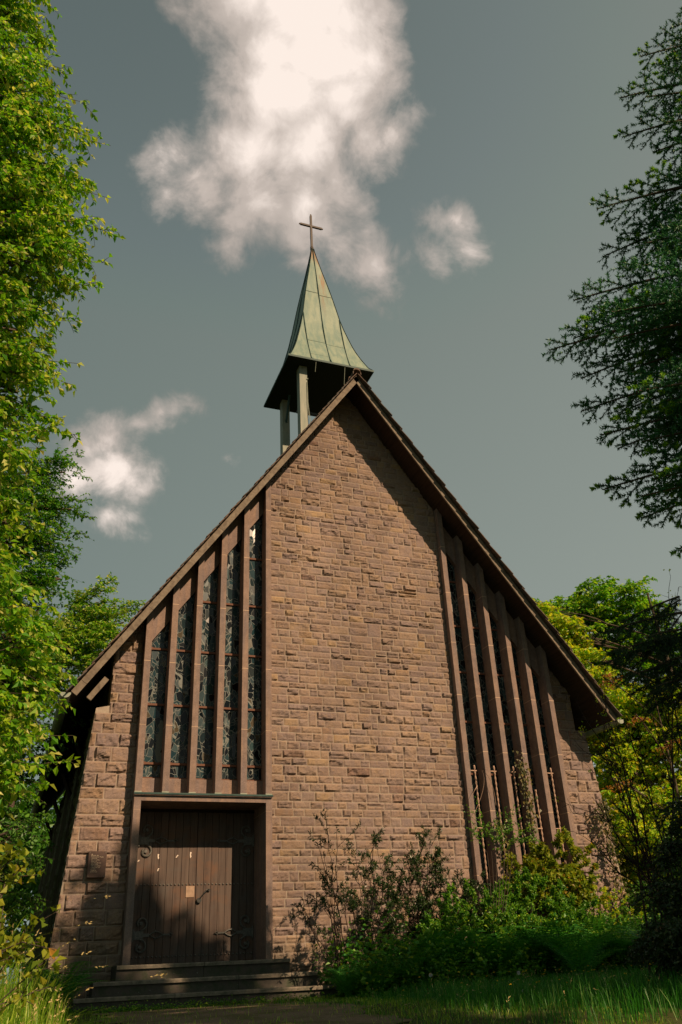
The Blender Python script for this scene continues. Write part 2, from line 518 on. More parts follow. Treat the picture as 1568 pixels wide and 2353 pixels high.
mt, T = new_mat('bark')
co = coords(T)
n1 = T.noise(T.n('ShaderNodeMapping', {'Vector': co, 'Scale': (6, 6, 1.5)}).outputs[0], 2.0, 5, 0.65)
finish(T, T.ramp(n1, [(0.3, (0.05, 0.04, 0.03)), (0.7, (0.13, 0.10, 0.075))]), 0.9, n1, 0.6, 0.02, 0.1)
mt, T = new_mat('twig_dark')
finish(T, (0.035, 0.025, 0.02), 0.9, spec=0.1)
mt, T = new_mat('twig_grey')
finish(T, (0.09, 0.07, 0.055), 0.9, spec=0.1)
mt, T = new_mat('straw')
finish(T, (0.45, 0.36, 0.16), 0.8, spec=0.2)
mt, T = new_mat('flower_yellow')
finish(T, (0.75, 0.50, 0.03), 0.7, spec=0.2)
mt, T = new_mat('seed_fluff')
finish(T, (0.62, 0.62, 0.56), 0.9, spec=0.1)


def leaf_material(name, stops, transl=0.5, rough=0.45, spec=0.45):
    mt, T = new_mat(name)
    r = rnd(T)
    c = T.ramp(r, stops)
    co = coords(T)
    n1 = T.noise(co, 0.9, 3, 0.5)
    c = T.mix(0.55, c, T.ramp(n1, [(0.3, 0.28), (0.7, 0.72)]), 'OVERLAY')
    p = T.n('ShaderNodeBsdfPrincipled', {'Base Color': c, 'Roughness': rough, 'Specular IOR Level': spec})
    tr = T.n('ShaderNodeBsdfTranslucent', {'Color': T.mix(1.0, c, (1.25, 1.25, 0.6), 'MULTIPLY')})
    mxs = T.n('ShaderNodeMixShader', {0: transl, 1: p.outputs[0], 2: tr.outputs[0]})
    T.n('ShaderNodeOutputMaterial', {'Surface': mxs.outputs[0]})
    return mt


leaf_material('leaf_left', [(0.0, (0.08, 0.27, 0.012)), (0.38, (0.17, 0.40, 0.014)), (0.75, (0.34, 0.50, 0.02)), (1.0, (0.60, 0.58, 0.18))])
leaf_material('leaf_beech', [(0.0, (0.035, 0.19, 0.010)), (0.6, (0.10, 0.30, 0.012)), (1.0, (0.22, 0.36, 0.02))])
leaf_material('leaf_maple', [(0.0, (0.09, 0.33, 0.010)), (0.6, (0.22, 0.46, 0.014)), (1.0, (0.44, 0.54, 0.03))])
leaf_material('leaf_gold', [(0.0, (0.14, 0.40, 0.010)), (0.35, (0.36, 0.55, 0.015)), (0.85, (0.60, 0.60, 0.02)), (1.0, (0.60, 0.46, 0.04))])
leaf_material('leaf_rust', [(0.0, (0.26, 0.20, 0.02)), (0.5, (0.40, 0.19, 0.03)), (1.0, (0.42, 0.13, 0.05))])
leaf_material('leaf_wood', [(0.0, (0.03, 0.12, 0.010)), (0.6, (0.06, 0.18, 0.012)), (1.0, (0.10, 0.22, 0.015))], 0.25)
leaf_material('leaf_shrub_dark', [(0.0, (0.017, 0.042, 0.013)), (0.7, (0.033, 0.071, 0.018)), (0.9, (0.056, 0.101, 0.022)), (1.0, (0.112, 0.119, 0.033))], 0.2, 0.35)
leaf_material('leaf_shrub_green', [(0.0, (0.046, 0.167, 0.015)), (0.5, (0.102, 0.269, 0.018)), (0.88, (0.172, 0.358, 0.022)), (1.0, (0.374, 0.469, 0.030))], 0.35)
leaf_material('leaf_bright', [(0.0, (0.129, 0.214, 0.012)), (0.5, (0.247, 0.321, 0.020)), (0.9, (0.363, 0.382, 0.030)), (1.0, (0.428, 0.199, 0.030))], 0.4)
leaf_material('leaf_fern', [(0.0, (0.034, 0.174, 0.029)), (0.6, (0.058, 0.262, 0.035)), (1.0, (0.117, 0.350, 0.038))], 0.35)
leaf_material('leaf_ivy', [(0.0, (0.05, 0.07, 0.02)), (0.6, (0.11, 0.11, 0.03)), (1.0, (0.26, 0.20, 0.06))], 0.3)
leaf_material('needle', [(0.0, (0.022, 0.113, 0.050)), (0.7, (0.040, 0.184, 0.064)), (1.0, (0.078, 0.265, 0.064))], 0.1, 0.5, 0.3)
leaf_material('needle_dark', [(0.0, (0.008, 0.03, 0.014)), (1.0, (0.03, 0.075, 0.025))], 0.1, 0.6, 0.2)
leaf_material('needle_fresh', [(0.0, (0.088, 0.311, 0.024)), (1.0, (0.352, 0.600, 0.024))], 0.25, 0.5, 0.3)
leaf_material('grass_gold', [(0.0, (0.085, 0.233, 0.008)), (0.5, (0.168, 0.330, 0.013)), (0.85, (0.337, 0.447, 0.039)), (1.0, (0.540, 0.600, 0.156))], 0.4)
leaf_material('grass_green', [(0.0, (0.019, 0.125, 0.008)), (0.6, (0.032, 0.190, 0.011)), (0.93, (0.065, 0.248, 0.020)), (1.0, (0.230, 0.365, 0.108))], 0.45)

mt, T = new_mat('ground_soil')
co = coords(T)
n1 = T.noise(co, 0.7, 5, 0.65); n2 = T.noise(co, 14.0, 5, 0.7)
c = T.ramp(n1, [(0.35, (0.035, 0.05, 0.014)), (0.65, (0.06, 0.075, 0.02))])
c = T.mix(T.ramp(n2, [(0.4, 0.0), (0.65, 0.6)]), c, (0.09, 0.075, 0.035))
finish(T, c, 0.95, n2, 0.6, 0.03, 0.1)
mt, T = new_mat('path_gravel')
co = coords(T)
n1 = T.noise(co, 1.5, 5, 0.65); n2 = T.noise(co, 38.0, 4, 0.7)
c = T.ramp(n2, [(0.3, (0.11, 0.08, 0.055)), (0.6, (0.22, 0.165, 0.11)), (0.8, (0.34, 0.27, 0.19))])
c = T.mix(T.ramp(n1, [(0.45, 0.0), (0.65, 0.8)]), c, (0.07, 0.085, 0.02))
finish(T, c, 0.95, n2, 0.7, 0.02, 0.1)

# ------------------------------------------------------------------ terrain
def gz(x, y):
    x = np.asarray(x, float); y = np.asarray(y, float)
    t = np.clip((-8.6 - y) / 8.9, 0, 1.0)
    z = -1.1 * t ** 1.15
    z = z + 0.42 * np.exp(-((x + 8.2) ** 2 / 1.3 + (y + 11.3) ** 2 / 5.0))
    z = z + 0.05 * np.sin(x * 0.9 + 1.3) * np.cos(y * 0.7) * (np.abs(y + 1) > 2)
    return z


def axis(a, b, step, far):
    inner = np.arange(a, b + 1e-6, step)
    out = []; s = step; p = b
    while p < far:
        s *= 1.35; p += s; out.append(p)
    neg = []; s = step; p = a
    while p > -far:
        s *= 1.35; p -= s; neg.append(p)
    return np.concatenate([neg[::-1], inner, out])


gx = axis(-14, 16, 0.4, 600); gy = axis(-22, 20, 0.4, 600)
X, Y = np.meshgrid(gx, gy)
Zg = gz(X, Y)
ii = np.arange(len(gy) - 1)[:, None] * len(gx) + np.arange(len(gx) - 1)[None, :]
F = np.stack([ii, ii + 1, ii + 1 + len(gx), ii + len(gx)], -1).reshape(-1, 4)
g = mesh_np('ground', np.stack([X, Y, Zg], -1).reshape(-1, 3), F, MATS['ground_soil'], smooth=True)
tag(g, 'mossy forest soil around the stone chapel', 'ground', kind='structure')

# path from the steps towards the viewer
ts = np.linspace(0, 1, 60)
cx = -4.0 - 0.6 * ts - 1.6 * ts ** 2; cyy = -1.32 - 13.0 * ts
Vp = []
ws = np.linspace(-1, 1, 9)
for i, t_ in enumerate(ts):
    half = 1.7 + 0.15 * math.sin(i * 0.7) + 0.1 * math.sin(i * 1.9) - 0.4 * t_
    for w_ in ws:
        x_ = cx[i] + w_ * half; y_ = cyy[i]
        Vp.append((x_, y_, float(gz(x_, y_)) + 0.012))
ii = np.arange(59)[:, None] * 9 + np.arange(8)[None, :]
Fp = np.stack([ii + 1, ii, ii + 9, ii + 10], -1).reshape(-1, 4)
pth = mesh_np('path', Vp, Fp, MATS['path_gravel'], smooth=True)
tag(pth, 'trodden gravel path leading up to the chapel steps', 'path', kind='structure')

# ------------------------------------------------------------------ chapel: coursed rock-faced masonry
def vnoise(x, y, seed):
    """cheap smooth value noise on arrays"""
    xi = np.floor(x).astype(np.int64); yi = np.floor(y).astype(np.int64)
    fx = x - xi; fy = y - yi
    fx = fx * fx * (3 - 2 * fx); fy = fy * fy * (3 - 2 * fy)

    def h(a, b):
        v = (a * 374761393 + b * 668265263 + seed * 144665) & 0xffffffff
        v = ((v ^ (v >> 13)) * 1274126177) & 0xffffffff
        return ((v ^ (v >> 16)) & 0xffff) / 65535.0
    return (h(xi, yi) * (1 - fx) + h(xi + 1, yi) * fx) * (1 - fy) + (h(xi, yi + 1) * (1 - fx) + h(xi + 1, yi + 1) * fx) * fy


def stone_layout(u0, u1, z0, z1, band=(0.27, 0.37), wid=(0.18, 0.54), full_p=0.26, seed=1, single=False):
    """list of (ua, ub, za, zb) blocks"""
    rs = random.Random(seed)
    out = []; z = z0
    while z < z1:
        H = rs.uniform(*band)
        if single:
            u = u0 - rs.uniform(0, 0.3)
            while u < u1:
                w = rs.uniform(*wid); out.append((u, u + w, z, z + H)); u += w
            z += H; continue
        s = rs.uniform(0.42, 0.58)
        u = u0 - rs.uniform(0, 0.2)
        while u < u1:
            L = rs.uniform(0.9, 2.8)
            for (a, b) in ((z, z + H * s), (z + H * s, z + H)):
                uu = u
                while uu < u + L - 1e-6:
                    w = rs.uniform(*wid)
                    if u + L - (uu + w) < wid[0] * 0.7:
                        w = u + L - uu
                    # now and then a block split in two thin ones
                    if rs.random() < 0.015:
                        q = rs.uniform(0.35, 0.65)
                        out.append((uu, uu + w, a, a + (b - a) * q)); out.append((uu, uu + w, a + (b - a) * q, b))
                    else:
                        out.append((uu, uu + w, a, b))
                    uu += w
            u += L
            if rs.random() < full_p:
                w = rs.uniform(0.16, 0.40); out.append((u, u + w, z, z + H)); u += w
        z += H
    return out


def build_stones(name, blocks, place, mat, parent, lo, hi, top, seed=3, res=0.028, bulge=0.028, gap=0.012):
    """place(u, z, d) -> world points; lo(z), hi(z): limits in u; top(u): limit in z"""
    rs = np.random.default_rng(seed)
    VS = []; FS = []; n = 0
    for (ua, ub, za, zb) in blocks:
        zm = 0.5 * (za + zb)
        l, h = lo(zm), hi(zm)
        a = max(ua, l); b = min(ub, h)
        if b - a < 0.05:
            continue
        if za > max(top(a), top(b)) - 0.03:
            continue
        if a > ua: a -= gap * 0.6
        if b < ub: b += gap * 0.6
        a2, b2, z2, z3 = a + gap * rs.uniform(0.35, 0.8), b - gap * rs.uniform(0.35, 0.8), za + gap * rs.uniform(0.35, 0.8), zb - gap * rs.uniform(0.35, 0.8)
        nu = max(4, int((b2 - a2) / res) + 1); nz = max(4, int((z3 - z2) / res) + 1)
        s = np.linspace(0, 1, nu); t = np.linspace(0, 1, nz)
        S, Tt = np.meshgrid(s, t)
        U = a2 + (b2 - a2) * S; Z = z2 + (z3 - z2) * Tt
        eu = np.minimum(S, 1 - S) * (b2 - a2); ez = np.minimum(Tt, 1 - Tt) * (z3 - z2)
        e = np.minimum(eu, ez)
        edge = np.clip(e / 0.022, 0, 1) ** 0.7
        k = rs.integers(1, 99999)
        amp = bulge * rs.uniform(0.35, 1.35)
        nA = vnoise(U * 7 + k, Z * 9 + k * 0.3, k); nB = vnoise(U * 21, Z * 26, k + 5); nC = vnoise(U * 48, Z * 55, k + 9)
        tilt = (S - 0.5) * rs.uniform(-0.8, 0.8) + (Tt - 0.5) * rs.uniform(-0.4, 1.2)
        # fracture step running across the face
        ang = rs.uniform(-0.5, 0.5); cpos = rs.uniform(0.15, 0.6)
        line = Tt - cpos + (S - 0.5) * ang + (nA - 0.5) * 0.7
        step = np.clip(line * 7, 0, 1) * rs.choice([0.0, 0.5, 0.9])
        D = amp * (-0.05 + 0.60 * nA + 0.42 * nB + 0.42 * nC + 0.45 * tilt + 0.75 * step)
        D = 0.004 + np.maximum(D, 0.002) * edge
        jit = (vnoise(U * 30, Z * 30, k + 2) - 0.5) * 0.008
        U = U + jit * (1 - edge); Z = Z + jit * (1 - edge)
        if max(top(a2), top(b2)) < z3 or top(a2) < z3 or top(b2) < z3:
            lim = np.vectorize(top)(U)
            Z = np.minimum(Z, lim)
        lz = np.vectorize(lo)(Z); hz = np.vectorize(hi)(Z)
        if a > ua: U = np.maximum(U, lz) if True else U
        if b < ub: U = np.minimum(U, hz)
        P = place(U, Z, D).reshape(-1, 3)
        i = np.arange(nz - 1)[:, None] * nu + np.arange(nu - 1)[None, :]
        Fq = np.stack([i, i + 1, i + 1 + nu, i + nu], -1).reshape(-1, 4)
        # skirt back to the mortar plane
        ring = np.concatenate([np.arange(nu), np.arange(1, nz) * nu + nu - 1, (nz - 1) * nu + np.arange(nu - 2, -1, -1), np.arange(nz - 2, 0, -1) * nu])
        Pb = place(U, Z, np.full_like(D, -0.02)).reshape(-1, 3)[ring]
        m0 = nu * nz; r2 = np.roll(np.arange(len(ring)), -1)
        Fs = np.stack([ring[r2], ring, m0 + np.arange(len(ring)), m0 + r2], -1)
        VS.append(P); VS.append(Pb); FS.append(Fq + n); FS.append(Fs + n); n += m0 + len(ring)
    return mesh_np(name, np.concatenate(VS), np.concatenate(FS), mat, parent)


chapel = empty('stone_chapel', (0, 2, 0))
tag(chapel, 'steep gabled brown sandstone chapel with tall leaded window strips and copper spire', 'chapel')

WC, WO = 0.18, 0.32           # depth of the centre panel and of the outer wall strips behind the mullion faces
RX = -0.10                    # ridge
SLOPE = 1.417
SOF = 14.66                   # soffit apex
def soff(x): return SOF - SLOPE * abs(x - RX)
def outer(z): return np.where(np.asarray(z) > 5.44, 5.75, 6.02 + (5.44 - np.minimum(z, 5.44)) * 0.09)

front = lambda depth: (lambda U, Z, D: np.stack([U, depth - D, Z], -1))
# centre panel
bl = stone_layout(-2.33, 2.31, 0.0, 14.6, seed=11)
fw = build_stones('front_wall', bl, front(WC), MATS['stone'], chapel, lambda z: -2.325, lambda z: 2.305, lambda x: soff(x) + 0.0)
b = MB(); zt = soff(2.33)
b.prism([(-2.33, -0.6), (2.31, -0.6), (2.31, zt), (RX, SOF), (-2.33, zt)], WC, WC + 0.35)
b.build('mortar_bed', MATS['mortar'], fw)
# outer strips
for sgn, sd in ((-1, 21), (1, 22)):
    bl = stone_layout(5.09 if sgn > 0 else -6.6, 6.6 if sgn > 0 else -5.09, -0.1, 7.9, band=(0.19, 0.30) if sgn < 0 else (0.2, 0.30), wid=(0.26, 0.62), single=True, seed=sd)
    lo_ = (lambda z: 5.05) if sgn > 0 else (lambda z: -float(outer(z)))
    hi_ = (lambda z: float(outer(z))) if sgn > 0 else (lambda z: -5.15)
    ow = build_stones('front_wall', bl, front(WO), MATS['stone'], chapel, lo_, hi_, soff, seed=sd, bulge=0.045)
    b = MB()
    pts = [(5.0, -0.6), (6.56, -0.6), (6.02, 5.44), (5.75, 5.50), (5.75, soff(sgn * 5.75)), (5.0, soff(sgn * 5.0))]
    if sgn < 0: pts = [(-x, z) for x, z in pts][::-1]
    b.prism(pts, WO, WO + 0.5)
    b.build('mortar_bed', MATS['mortar'], ow)

# side walls with battered buttresses
for sgn in (-1, 1):
    def side_place(xf):
        return lambda U, Z, D: np.stack([sgn * (xf(Z) + D), U, Z], -1)
    bl = stone_layout(0.33, 17.0, -0.3, 6.4, band=(0.20, 0.30), wid=(0.3, 0.6), single=True, seed=31 + sgn)
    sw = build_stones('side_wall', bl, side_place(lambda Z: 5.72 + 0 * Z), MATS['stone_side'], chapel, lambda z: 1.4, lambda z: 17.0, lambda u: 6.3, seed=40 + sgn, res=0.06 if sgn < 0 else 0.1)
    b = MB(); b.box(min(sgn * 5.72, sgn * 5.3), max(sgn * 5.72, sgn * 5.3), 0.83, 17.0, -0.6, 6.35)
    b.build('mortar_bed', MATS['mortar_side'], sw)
    for k, y0 in enumerate((0.33, 4.2, 8.1, 12.0, 15.9)):
        y1 = y0 + 1.0
        ex = -0.0 if k == 0 else -0.05
        bl = stone_layout(y0, y1, -0.3, 5.3, band=(0.2, 0.3), wid=(0.28, 0.55), single=True, seed=50 + k + 7 * sgn)
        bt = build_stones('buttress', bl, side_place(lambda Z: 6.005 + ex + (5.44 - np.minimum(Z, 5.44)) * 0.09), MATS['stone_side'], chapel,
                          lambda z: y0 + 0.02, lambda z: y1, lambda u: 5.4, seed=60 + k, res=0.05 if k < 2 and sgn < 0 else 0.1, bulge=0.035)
        b = MB()
        xa, xb = 6.0 + ex, 6.0 + ex + 6.04 * 0.09
        v = [(sgn * 5.4, y0 + 0.5 * (k == 0), -0.6), (sgn * xb, y0 + 0.5 * (k == 0), -0.6), (sgn * xb, y1, -0.6), (sgn * 5.4, y1, -0.6),
             (sgn * 5.4, y0 + 0.5 * (k == 0), 5.62), (sgn * xa, y0 + 0.5 * (k == 0), 5.42), (sgn * xa, y1, 5.42), (sgn * 5.4, y1, 5.62)]
        if k == 0:
            v[0] = (sgn * 5.4, y0 + 0.49, -0.6)
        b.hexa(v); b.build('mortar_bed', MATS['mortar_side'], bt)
# back wall
b = MB(); b.prism([(-5.75, -0.6), (5.75, -0.6), (5.75, soff(5.75)), (RX, SOF - 0.01), (-5.75, soff(5.75))], 16.6, 17.0)
b.build('back_wall', MATS['mortar_side'], chapel)

# mullions
ML = [-5.085, -4.545, -4.005, -3.47, -2.935, -2.395]
MR = [-x - 0.03 for x in ML[::-1]]
MR = [2.365, 2.89, 3.42, 3.95, 4.43, 4.955]
GL = 0.36                     # glass plane
for sgn, XS, zb in ((-1, ML, 3.70), (1, MR, 0.15)):
    for i, x in enumerate(XS):
        b = MB()
        w = 0.066
        zt0, zt1 = soff(x - w), soff(x + w)
        z = zb
        js = [zz_ + (0.0 if sgn < 0 else 0.01) + rng.uniform(-0.012, 0.012) for zz_ in ((5.06, 6.42, 7.78, 9.14, 10.5) if sgn < 0 else (0.9, 2.1, 3.45, 4.78, 6.12, 7.45, 8.8, 10.1))]
        js = [j for j in js if j < min(zt0, zt1) - 0.25]
        cuts = [zb] + js + [None]
        for a_, c_ in zip(cuts[:-1], cuts[1:]):
            off = rng.uniform(-0.0025, 0.0025)
            za = a_ + (0.004 if a_ != zb else 0)
            if c_ is None:
                b.hexa([(x - w, off, za), (x + w, off, za), (x + w, GL + 0.02, za), (x - w, GL + 0.02, za), (x - w, off, zt0), (x + w, off, zt1), (x + w, GL + 0.02, zt1), (x - w, GL + 0.02, zt0)])
            else:
                b.box(x - w, x + w, off, GL + 0.02, za, c_ - 0.004)
                b.box(x - w + 0.002, x + w - 0.002, 0.004, GL + 0.018, c_ - 0.0042, c_ + 0.0042, 1)
                b.box(x - w - 0.0015, x + w + 0.0015, off - 0.0015, GL, c_ - 0.006, c_ + 0.006, 1)
        if i < 5:                                   # rebate on the right-hand side that carries the glass
            b.hexa([(x + w, 0.20, zb), (x + w + 0.03, 0.20, zb), (x + w + 0.03, GL + 0.015, zb), (x + w, GL + 0.015, zb),
                    (x + w, 0.20, soff(x + w)), (x + w + 0.03, 0.20, soff(x + w + 0.03)), (x + w + 0.03, GL + 0.015, soff(x + w + 0.03)), (x + w, GL + 0.015, soff(x + w))])
        if sgn < 0:
            b.box(x - w - 0.004, x + w + 0.004, -0.006, 0.03, 3.70, 3.735, 2)
        b.build('mullion', [MATS['ashlar'], MATS['joint'], MATS['gutter_zinc']], chapel)
    for i in range(5):
        xa, xb = XS[i] + 0.066 + 0.03, XS[i + 1] - 0.066
        PD = 0.78
        wz0 = 4.06 if sgn < 0 else 0.3
        ta, tb = soff(xa) - PD, soff(xb) - PD
        win = MB()
        bars = []
        for zz_ in (0.65, 1.85, 3.1, 4.35, 5.58, 6.82, 8.04, 9.28, 10.5):
            if wz0 + 0.15 < zz_ < min(ta, tb) - 0.05:
                br = MB(); br.box(xa, xb, GL - 0.035, GL - 0.005, zz_ - 0.022, zz_ + 0.022)
                br.box(xa, xa + 0.05, GL - 0.05, GL - 0.035, zz_ - 0.03, zz_ + 0.03); bars.append(br)
        win.box(xa, xb, GL - 0.03, GL - 0.002, wz0 - 0.02, wz0 + 0.015)
        wo = win.build('window', MATS['rust_bar'], chapel)
        for br in bars:
            br.build('saddle_bar', MATS['rust_bar'], wo)
        gb = MB(); gb.add([(xa, GL, wz0), (xb, GL, wz0), (xb, GL, tb), (xa, GL, ta)], [(0, 1, 2, 3)])
        gb.build('glass', MATS['leaded_glass'], wo)
        sp = MB()
        y0 = 0.24
        sp.hexa([(xa, y0, ta), (xb, y0, tb), (xb, GL + 0.1, tb), (xa, GL + 0.1, ta), (xa, y0, soff(xa)), (xb, y0, soff(xb)), (xb, GL + 0.1, soff(xb)), (xa, GL + 0.1, soff(xa))])
        sp.build('head_panel', MATS['ashlar'], wo)
        sl = MB()
        sl.box(xa, xb, GL - 0.10, GL + 0.1, 3.69 if sgn < 0 else -0.2, wz0 - 0.02)
        sl.build('sill_panel', MATS['ashlar'], wo)
b = MB()
for s_ in (-1, 1):
    xs = (-5.15, -2.33) if s_ < 0 else (2.3, 5.02)
    b.add([(xs[0], GL + 0.3, 0), (xs[1], GL + 0.3, 0), (xs[1], GL + 0.3, soff(xs[1])), (xs[0], GL + 0.3, soff(xs[0]))], [(0, 1, 2, 3)])
# twisted iron rods in front of the right-hand windows
for i, x in enumerate([2.60, 3.12, 3.64, 4.17, 4.68]):
    r_ = MB()
    ztop = 4.50 if i != 3 else 3.98
    n_ = 170
    zs = np.linspace(0.1, ztop, n_)
    th = zs * 26
    for ph in (0, math.pi):
        r_.tube(np.stack([x + 0.011 * np.cos(th + ph), 0.10 + 0.011 * np.sin(th + ph), zs], -1), 0.011, 5)
    if i != 3:
        r_.box(x - 0.17, x + 0.05, 0.09, 0.11, 4.36, 4.385)
    r_.box(x - 0.17, x + 0.03, 0.09, 0.11, 3.10, 3.122)
    r_.build('twisted_rod', MATS['rod_metal'], chapel, smooth=True)

# sill ledge, door surround
b = MB()
b.box(-5.155, -2.325, -0.045, 0.42, 3.655, 3.70)
b.box(-5.17, -2.315, -0.06, -0.045, 3.672, 3.705, 1)
b.build('sill_ledge', [MATS['ashlar'], MATS['copper_dark']], chapel)
b = MB()
b.box(-5.15, -5.012, 0.0, 1.0, 0.68, 3.39 - 0.004); b.box(-5.15, -5.012, 0.0, 1.0, 3.39 + 0.004, 3.652)
b.box(-2.455, -2.32, 0.0, 1.0, 0.68, 3.39 - 0.004); b.box(-2.455, -2.32, 0.0, 1.0, 3.39 + 0.004, 3.652)
b.box(-5.148, -5.014, 0.004, 1.0, 3.3858, 3.3942, 1); b.box(-2.453, -2.322, 0.004, 1.0, 3.3858, 3.3942, 1)
b.box(-5.012, -2.455, 0.002, 1.0, 3.555, 3.652)
b.build('door_surround', [MATS['ashlar'], MATS['joint']], chapel)
b = MB(); b.box(-5.3, -2.2, 1.12, 1.3, 0.2, 3.9); b.box(-5.012, -4.90, 0.90, 1.12, 0.69, 3.555); b.box(-4.90, -2.455, 0.93, 1.12, 3.50, 3.555)
b.build('door_frame', MATS['dark_wood'], chapel)

DY = 0.95
def door_leaf(x0, x1, mirror):
    b = MB(); n_ = 8; w = (x1 - x0) / n_
    for i in range(n_):
        o = rng.uniform(-0.004, 0.004)
        b.box(x0 + i * w + 0.004, x0 + (i + 1) * w - 0.004, DY + o, DY + 0.06, 0.70, 3.495)
    leaf = b.build('door_leaf', MATS['door_wood'], chapel)
    b = MB(); b.box(x0, x1, DY + 0.05, DY + 0.07, 0.70, 3.495); b.build('backing_board', MATS['dark_wood'], leaf)
    first = None
    for zz_ in (2.10, 0.82):
        for i in range(n_):
            for q in (0.25, 0.75):
                cx_ = x0 + (i + q) * w
                if first is None:
                    sm = MB()
                    th = np.linspace(0, 2 * math.pi, 9)[:-1]
                    ring = [(0.019 * math.cos(t), -0.004, 0.019 * math.sin(t)) for t in th]
                    ring2 = [(0.012 * math.cos(t), -0.018, 0.012 * math.sin(t)) for t in th]
                    sm.add(ring + ring2 + [(0, -0.023, 0)], [(k, (k + 1) % 8, 8 + (k + 1) % 8, 8 + k) for k in range(8)] + [(8 + k, 8 + (k + 1) % 8, 16) for k in range(8)])
                    first = sd_ = sm.build('door_stud', MATS['iron_hinge'], leaf)
                else:
                    sd_ = first.copy(); C.objects.link(sd_)
                sd_.location = (cx_, DY, zz_)
    for zz_ in (1.20, 2.93):
        h = MB()
        sx_ = -1 if mirror else 1
        xj = x1 - 0.0 if mirror else x0 + 0.0
        X_ = lambda d: xj + sx_ * d
        def bar(d0, d1, za, zb):
            a_, b_ = sorted((X_(d0), X_(d1)))
            h.box(a_, b_, DY - 0.022, DY - 0.006, za, zb)
        bar(0.0, 0.22, zz_ - 0.075, zz_ + 0.075)
        bar(0.22, 0.34, zz_ - 0.03, zz_ + 0.03)
        # scrolls above and below
        for up in (1, -1):
            th = np.linspace(-0.5 * math.pi, 1.25 * math.pi, 26)
            rr = np.linspace(0.125, 0.06, 26)
            px_ = 0.17 + rr * np.cos(th); pz_ = zz_ + up * (0.205 + rr * np.sin(th))
            ends = np.linspace(0.018, 0.024, 26)
            h.tube(np.stack([xj + sx_ * px_, np.full(26, DY - 0.02), pz_], -1), ends, 6)
            h.tube([(X_(0.17), DY - 0.045, zz_ + up * 0.205), (X_(0.17), DY - 0.0, zz_ + up * 0.205)], 0.032, 8)
            h.tube([(X_(0.12), DY - 0.03, zz_ + up * 0.23), (X_(0.17), DY - 0.03, zz_ + up * 0.19)], 0.016, 6)
        # lozenge loop, tendrils and pointed tip
        for up in (1, -1):
            t_ = np.linspace(0, 1, 14)
            h.tube(np.stack([xj + sx_ * (0.34 + 0.26 * t_), np.full(14, DY - 0.018), zz_ + up * 0.055 * np.sin(math.pi * t_) + 0.0], -1), 0.013, 5)
            h.tube([(X_(0.46), DY - 0.018, zz_ + up * 0.06), (X_(0.44), DY - 0.018, zz_ + up * 0.10)], [0.012, 0.004], 5)
        bar(0.60, 0.74, zz_ - 0.014, zz_ + 0.014)
        h.tube([(X_(0.74), DY - 0.015, zz_ - 0.03), (X_(0.80), DY - 0.03, zz_ + 0.0), (X_(0.74), DY - 0.015, zz_ + 0.03)], 0.013, 5)
        h.tube([(X_(0.02), DY - 0.03, zz_ - 0.11), (X_(0.02), DY - 0.03, zz_ + 0.11)], 0.022, 8)
        h.build('strap_hinge', MATS['iron_hinge'], leaf)
    return leaf

L1 = door_leaf(-4.895, -3.672, False)
L2 = door_leaf(-3.668, -2.46, True)
b = MB(); b.box(-3.87, -3.70, DY - 0.014, DY - 0.0045, 1.86, 2.07); b.build('wood_patch', MATS['pale_wood'], L1)
b = MB()
t_ = np.linspace(0, 1, 14)
b.tube(np.stack([-3.62 + 0.22 * t_ ** 0.8, DY - 0.03 - 0.06 * np.sin(math.pi * t_), 1.80 + 0.20 * np.sin(math.pi * 0.55 * t_)], -1), 0.013, 6)
b.tube([(-3.60, DY - 0.05, 1.80), (-3.60, DY, 1.80)], 0.05, 10)
b.tube([(-3.40, DY - 0.04, 1.99), (-3.40, DY, 1.99)], 0.025, 8)
b.build('door_handle', MATS['iron'], L2, smooth=False)
for (px, pz, w_, h_, a_) in ((-4.46, 2.63, 0.03, 0.05, 0.4), (-4.08, 2.63, 0.022, 0.035, -0.3), (-3.80, 2.66, 0.03, 0.06, 0.3), (-4.45, 2.38, 0.025, 0.03, 0.1), (-4.85, 2.55, 0.03, 0.015, 0.2)):
    b = MB(); ca, sa = math.cos(a_), math.sin(a_)
    q = [(-w_, -h_), (w_ * 0.2, -h_ * 0.6), (w_ * 0.1, 0), (w_, h_ * 0.7), (0.0, h_), (-w_ * 0.6, h_ * 0.1)]
    b.prism([(px + u * ca - v * sa, pz + u * sa + v * ca) for u, v in q], DY - 0.010, DY - 0.0055)
    b.build('paper_scrap', MATS['paper'], L1)

